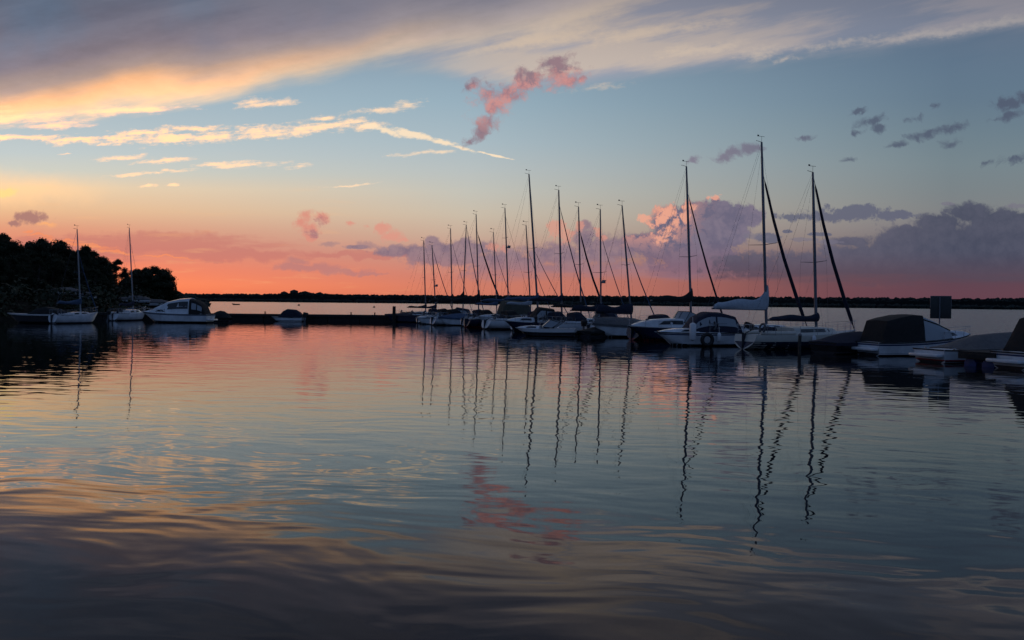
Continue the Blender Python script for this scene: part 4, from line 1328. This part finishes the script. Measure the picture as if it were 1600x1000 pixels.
# two by the west bank
WS = 'sailing boats by the west bank'
f = Vector((-45.3, 86.0, 0)); hd = math.radians(68)
sailboat('small white sailing boat with lowered stay, left of the pair by the wood', f, head_at(f, 120.5, 358, hd), hd, L=5.4, B=2.0, stay_py=395, stay_r=.05, mast_m=alu_white, cover=cv_blue, cover_h=.55, boom_z=2.0, boom_len=2.8, group=WS, spreader=.6, mast_r=.07)
f = Vector((-46.25, 100.0, 0)); hd = math.radians(80)
sailboat('small white sailing boat seen from astern with outboard, beside the cabin cruiser', f, head_at(f, 202, 356, hd), hd, L=6.2, B=2.2, mast_m=alu_white, stay_py=380, stay_r=.012, cover=cv_navy, cover_h=.5, boom_z=1.8, boom_len=2.6, group=WS, motor=True, spreader=.6, mast_r=.07)

# ------------------------------------------------------------------ motor boats of the east row
def berth(px, py, off=0.0):
    p = level(px, py)
    n = Vector((-MOOR.y, MOOR.x, 0))           # to the left of the heading
    return p - n * off
HN = math.radians(15)
motorboat('white motor boat at the right edge with a black canopy frame', level(1574, 577), HN, L=6.0, B=2.0, fs=.72, fb=1.0, canopy=[(.10, .20, 1.0), (.14, .70, .97), (.20, 1.42, .92), (.40, 1.5, .88), (.55, .35, .8)], canopy_m=cv_black, canopy_panes=1,
          cuddy=(.52, .96, .3), platform=True, stripe=navy_stripe)
motorboat('white motor boat with a thin red waterline under a grey tarpaulin', level(1450, 566), HN, L=6.4, B=2.2, fs=.62, fb=.85, lowline=red_stripe, tarp=cv_grey, tarp_h=.66, tarp_from=.16, platform=True, open_well=True)
motorboat('white motor cruiser with a big black boxy canopy and sloping windscreen', level(1352, 555), HN, L=6.6, B=2.3, fs=.70, fb=1.12, stripe=navy_stripe, canopy=[(.06, .35, 1.0), (.10, 1.10, 1.0), (.20, 1.26, 1.0), (.33, 1.38, .98), (.42, 1.34, .96)], boxy=True, canopy_m=cv_black,
          cuddy=(.52, .97, .42), front_clear=[(.425, 1.32, .74), (.55, 1.0, .72), (.70, .48, .68)], platform=True, bow_rail=True)
motorboat('low boat hidden under a navy tarpaulin beside the near sailing boat', berth(1262, 551, 1.0), HS, L=5.6, B=2.1, hm=black_gel, fs=.6, fb=.8, tarp=cv_navy, tarp_h=.55)
b0, b1 = Vector((8.9, 50.3, 0)), Vector((14.6, 51.6, 0))
hb = ang(b0 - b1)
motorboat('white motor boat with navy canopy and tinted panes, bow to the left', b1, hb, L=6.0, B=2.3, fs=.86, fb=.86, stripe=navy_stripe, canopy=[(.10, .3, 1.0), (.16, 1.0, .96), (.30, 1.22, .9), (.46, 1.26, .88), (.56, .95, .85), (.66, .2, .8)], canopy_m=cv_navy, canopy_panes=2,
          cuddy=(.50, .95, .26), motor=1, motor_tilt=-.35)
motorboat('dark-hulled cabin boat with white topsides and raked windscreen, bow left', Vector((14.6, 58.9, 0)), ang(Vector((7.9, 56.6, 0)) - Vector((14.6, 58.9, 0))), L=7.0, B=2.5, hm=navy, fs=.95, fb=1.05, strake=vinyl_white, cuddy=(.38, .95, .62), screen=(.46, .75, .35, .5), boot=red_stripe, bow_rail=True)
motorboat('small white open boat with a black outboard on its stern, facing away', berth(962, 524, .0), math.radians(60), L=4.6, B=1.9, fs=.75, fb=.85, motor=1, cuddy=(.55, .96, .35), screen=(.6, .4, .2, .3))
motorboat('sleek low speedboat with curved windscreen, bow left in the middle of the row', Vector((5.0, 62.7, 0)), ang(Vector((.35, 64, 0)) - Vector((5.0, 62.7, 0))), L=4.9, B=2.0, hm=black_gel, fs=.62, fb=.62, strake=vinyl_white, topband=.26, screen=(.55, .55, .15, .6), tr=.9, cuddy=(.58, .97, .22))
motorboat('black inflatable-looking low boat right of the speedboat', berth(912, 527, .0), math.radians(40), L=3.9, B=1.7, hm=black_gel, fs=.45, fb=.6, tarp=cv_black, tarp_h=.35)
motorboat('motor boat under a boxy olive canopy, white bow to the left', Vector((2.4, 85.5, 0)), ang(Vector((-3.6, 83.2, 0)) - Vector((2.4, 85.5, 0))), L=6.4, B=2.4, hm=white, fs=1.0, fb=1.2, canopy=[(.12, .6, 1.0), (.16, 1.6, .98), (.35, 1.75, .94), (.56, 1.7, .9), (.60, 1.0, .9)], canopy_m=cv_olive, cuddy=(.62, .95, .3), strake=vinyl_white, boot=antifoul)
motorboat('dark open boat with a folded awning at the far end of the row', Vector((-11.6, 103.6, 0)), math.radians(176), L=4.6, B=1.8, hm=navy, fs=.8, fb=1.0, tarp=cv_navy, tarp_h=.3)
motorboat('tiny white runabout with pale windscreen before the far sailing boats', Vector((-7.0, 96.0, 0)), math.radians(200), L=4.4, B=1.8, fs=.7, fb=.8, screen=(.5, .5, .1, .4), cuddy=(.5, .95, .25), motor=1)

motorboat('little white cabin boat with dark canopy below the two leftmost masts of the row', Vector((-4.6, 98.8, 0)), math.radians(168), L=5.2, B=2.0, fs=.8, fb=1.0, stripe=navy_stripe, cuddy=(.5, .95, .45), canopy=[(.08, .2, 1.0), (.14, .95, .95), (.40, 1.15, .9), (.52, .5, .85)], canopy_m=cv_navy, canopy_panes=2, bow_rail=True, motor=1)
motorboat('white half-cabin boat with a blue tarpaulin beside the olive-canopied boat', Vector((-3.4, 91.6, 0)), math.radians(196), L=5.0, B=1.9, fs=.8, fb=.95, stripe=navy_stripe, tarp=cv_blue, tarp_h=.55, motor=1)
motorboat('dark-hulled angling boat with black canopy between the olive canopy and the speedboat', Vector((4.4, 74.5, 0)), math.radians(200), L=5.4, B=2.0, hm=navy, fs=.85, fb=1.0, strake=vinyl_white, canopy=[(.10, .3, 1.0), (.16, 1.2, .95), (.40, 1.35, .9), (.52, .5, .85)], canopy_m=cv_black, canopy_panes=2, cuddy=(.52, .95, .4), bow_rail=True)
motorboat('small white day boat with grey canopy behind the black low boat', Vector((9.6, 70.6, 0)), math.radians(188), L=5.0, B=2.0, fs=.85, fb=1.0, canopy=[(.10, .3, 1.0), (.16, 1.0, .95), (.42, 1.15, .9), (.54, .4, .85)], canopy_m=cv_grey, canopy_panes=2, cuddy=(.52, .95, .4), stripe=navy_stripe)
motorboat('grey-covered white boat squeezed between the dark cabin boat and its neighbour', Vector((11.4, 63.6, 0)), math.radians(196), L=5.6, B=2.1, fs=.9, fb=1.05, tarp=cv_grey, tarp_h=.6, tarp_from=.1, motor=1, bow_rail=True)

# by the back jetty
motorboat('small white boat with a rounded dark canopy moored alone at the back jetty', Vector((-25.9, 101.6, 0)), PI, L=4.0, B=1.7, fs=.55, fb=.62, canopy=[(.02, .2, 1.0), (.10, .62, .98), (.22, .92, .92), (.48, 1.0, .88), (.60, .75, .84), (.74, .1, .8)], canopy_m=cv_navy, motor=1, motor_tilt=-.2, tr=.9)

# by the west bank
motorboat('black speedboat with white gunwale and dark canopy, leftmost of the boats by the wood', Vector((-45.6, 84.6, 0)), math.radians(177), L=6.8, B=2.3, hm=black_gel, fs=.95, fb=1.02, strake=vinyl_white, topband=.13, canopy=[(.12, .2, .95), (.20, .55, .92), (.34, .75, .88), (.46, .62, .86), (.60, .08, .8)], canopy_m=cv_black, tr=.9)
motorboat('low boat under a dark blue tarpaulin between the two left-hand masts', Vector((-46.5, 98.5, 0)), math.radians(100), L=4.8, B=2.0, hm=navy, fs=.7, fb=.9, tarp=cv_blue, tarp_h=.8)
motorboat('white cabin cruiser with hardtop and dark aft canopy, bow towards the wood', Vector((-33.6, 91.5, 0)), math.radians(178), L=7.9, B=2.7, fs=.98, fb=1.20, stripe=navy_stripe, cuddy=(.52, .94, .50), hardtop=[(.27, -.02, 1.76, .84, .66), (.42, -.02, 1.66, .84, .66), (.60, -.02, 1.28, .80, .62), (.80, .1, .48, .70, .50)],
          canopy=[(.05, .1, .95), (.095, 1.05, .92), (.17, 1.45, .9), (.265, 1.68, .86)], canopy_m=cv_black, canopy_panes=2, canopy_pane_m=clear, platform=True, bow_rail=True, tr=.9)
motorboat('pale boat bow poking in at the left edge of the view', Vector((-70.0, 103.0, 0)), math.radians(5), L=5.6, B=2.0, fs=.6, fb=.7, tarp=cv_pale, tarp_h=.4)
motorboat('small dark dinghy under a cover at the left end of the back jetty', Vector((-34.2, 99.4, 0)), math.radians(176), L=2.4, B=1.3, hm=black_gel, fs=.5, fb=.75, tarp=cv_black, tarp_h=.75)

# hardtop of the cruiser and boats laid up on the bank
bank_group = 'boats laid up on the west bank'
for i, (px, py, y, L, h, lab) in enumerate([(100, 464, 121, 4.6, .55, 'grey covered boat laid up on the bank behind the black speedboat'), (133, 462, 118, 3.2, .5, 'small grey covered boat laid up behind the left mast'),
                                            (212, 468, 128, 4.6, .55, 'grey covered boat laid up on the bank behind the right mast'), (242, 470, 134, 5.0, .5, 'grey covered boat laid up on the bank beyond the cabin cruiser')]):
    p = depth(px, py, y)
    zb = bank_z(p.x, y)
    o = motorboat(lab, Vector((p.x + L / 2, y, 0)), PI + .15 * i, L=L, B=1.9, fs=.55, fb=.6, tarp=cv_grey, tarp_h=h, group=bank_group)
    o.location.z = max(zb + .45, p.z - .9)
    bm = bmesh.new()
    for xx in (-L * .25, L * .2):
        for yy in (-.45, .45):
            box(bm, (xx, yy, -.60), (.12, .12, 1.0), .01)
        box(bm, (xx, 0, -.28), (.12, 1.2, .10), .01)
    part('cradle', bm, dark_timber, o)

# ------------------------------------------------------------------ small things on the water
def buoy(px, py, label, r=.35):
    p = level(px, py)
    root = thing('mooring_buoy', label, 'buoy', p, 0, 'mooring buoys on the open lake')
    bm = bmesh.new()
    tube(bm, [(0, 0, -r * .5), (0, 0, -r * .2), (0, 0, r * .3), (0, 0, r * .8), (0, 0, r * 1.1)], [r * .5, r * .92, r, r * .6, .04], 12)
    part('float', bm, rubber, root)
    bm = bmesh.new()
    tube(bm, [(0, 0, r), (0, 0, r * 1.6)], .05, 6)
    part('ring', bm, alu, root)
buoy(467, 477.5, 'small dark buoy out on the lake above the lone moored boat', .8)
buoy(584.5, 480.5, 'small dark buoy out on the lake above the right end of the jetty', .6)
p = level(368, 476.5)
root = thing('rowing_boat', 'tiny dark rowing boat far out on the lake above the cruiser canopy', 'rowing boat', p, math.radians(170))
H = Hull(5.0, 1.7, .7, .95, .2, .7, 'power', .12, .1)
part('hull', H.shell(), black_gel, root)
part('deck', H.deck(.25), timber, root)
bm = bmesh.new()
for x in (-1.2, .1, 1.2):
    box(bm, (x, 0, .62), (.3, 1.3, .05), .01)
part('thwart', bm, timber, root)

# fenders and ring hung from the near motor boat
def fender(p, label, r=.14, h=.75):
    root = thing('fender', label, 'fender', p, 0, 'white fenders hung over boat sides')
    bm = bmesh.new()
    tube(bm, [(0, 0, 0), (0, 0, .05), (0, 0, .14), (0, 0, h - .14), (0, 0, h - .05), (0, 0, h)], [.03, r * .75, r, r, r * .75, .03], 12)
    part('body', bm, vinyl_white, root)
    bm = bmesh.new()
    tube(bm, [(0, 0, h), (0, .05, h + .35)], .012, 5)
    part('rope', bm, vinyl_white, root)
fender((10.9, 49.35, .35), 'large upright white fender against the bow-left motor boat', .2, 1.1)
fender((12.6, 49.75, .25), 'smaller white fender aft of the black tyre', .12, .6)
n_ = Vector((MOOR.y, -MOOR.x, 0))
for k, (bx, lab) in enumerate([(706.5, 'white fender on the boat with the plain upright mast, far along the row'), (748, 'white fender on the boat with the thick black foresail and peaked cover'), (841, 'white fender on the tall raked boat in mid row'),
                               (939, 'white fender on the boat with crosstrees and radar dome'), (1197.5, 'white fender on the boat with the pale draped sail cover'), (1275.5, 'white fender on the cream and navy sailing boat')]):
    f = foot_on_line(bx)
    p = f + n_ * 1.52 - MOOR * (1.2 + .3 * (k % 3))
    fender((p.x, p.y, .22), lab, .12, .6)
fender((-1.9, 82.2, .2), 'white fender against the olive-canopied boat', .13, .6)
bm = bmesh.new()
n, k = 24, 10
ringv = []
for i in range(n):
    a = 2 * PI * i / n
    ringv.append([Vector(((.33 + .12 * math.cos(2 * PI * j / k)) * math.cos(a), .12 * math.sin(2 * PI * j / k), (.33 + .12 * math.cos(2 * PI * j / k)) * math.sin(a))) for j in range(k)])
ringv.append(ringv[0])
ring_faces(bm, ringv, cap0=False, cap1=False)
bmesh.ops.remove_doubles(bm, verts=bm.verts, dist=1e-5)
o = finish(mesh_obj('tyre_fender', bm, rubber))
o.location = (11.8, 49.42, .42); o.rotation_euler = (0, 0, .22)
tag(o, 'black tyre hung as a fender on the bow-left motor boat', 'tyre fender')
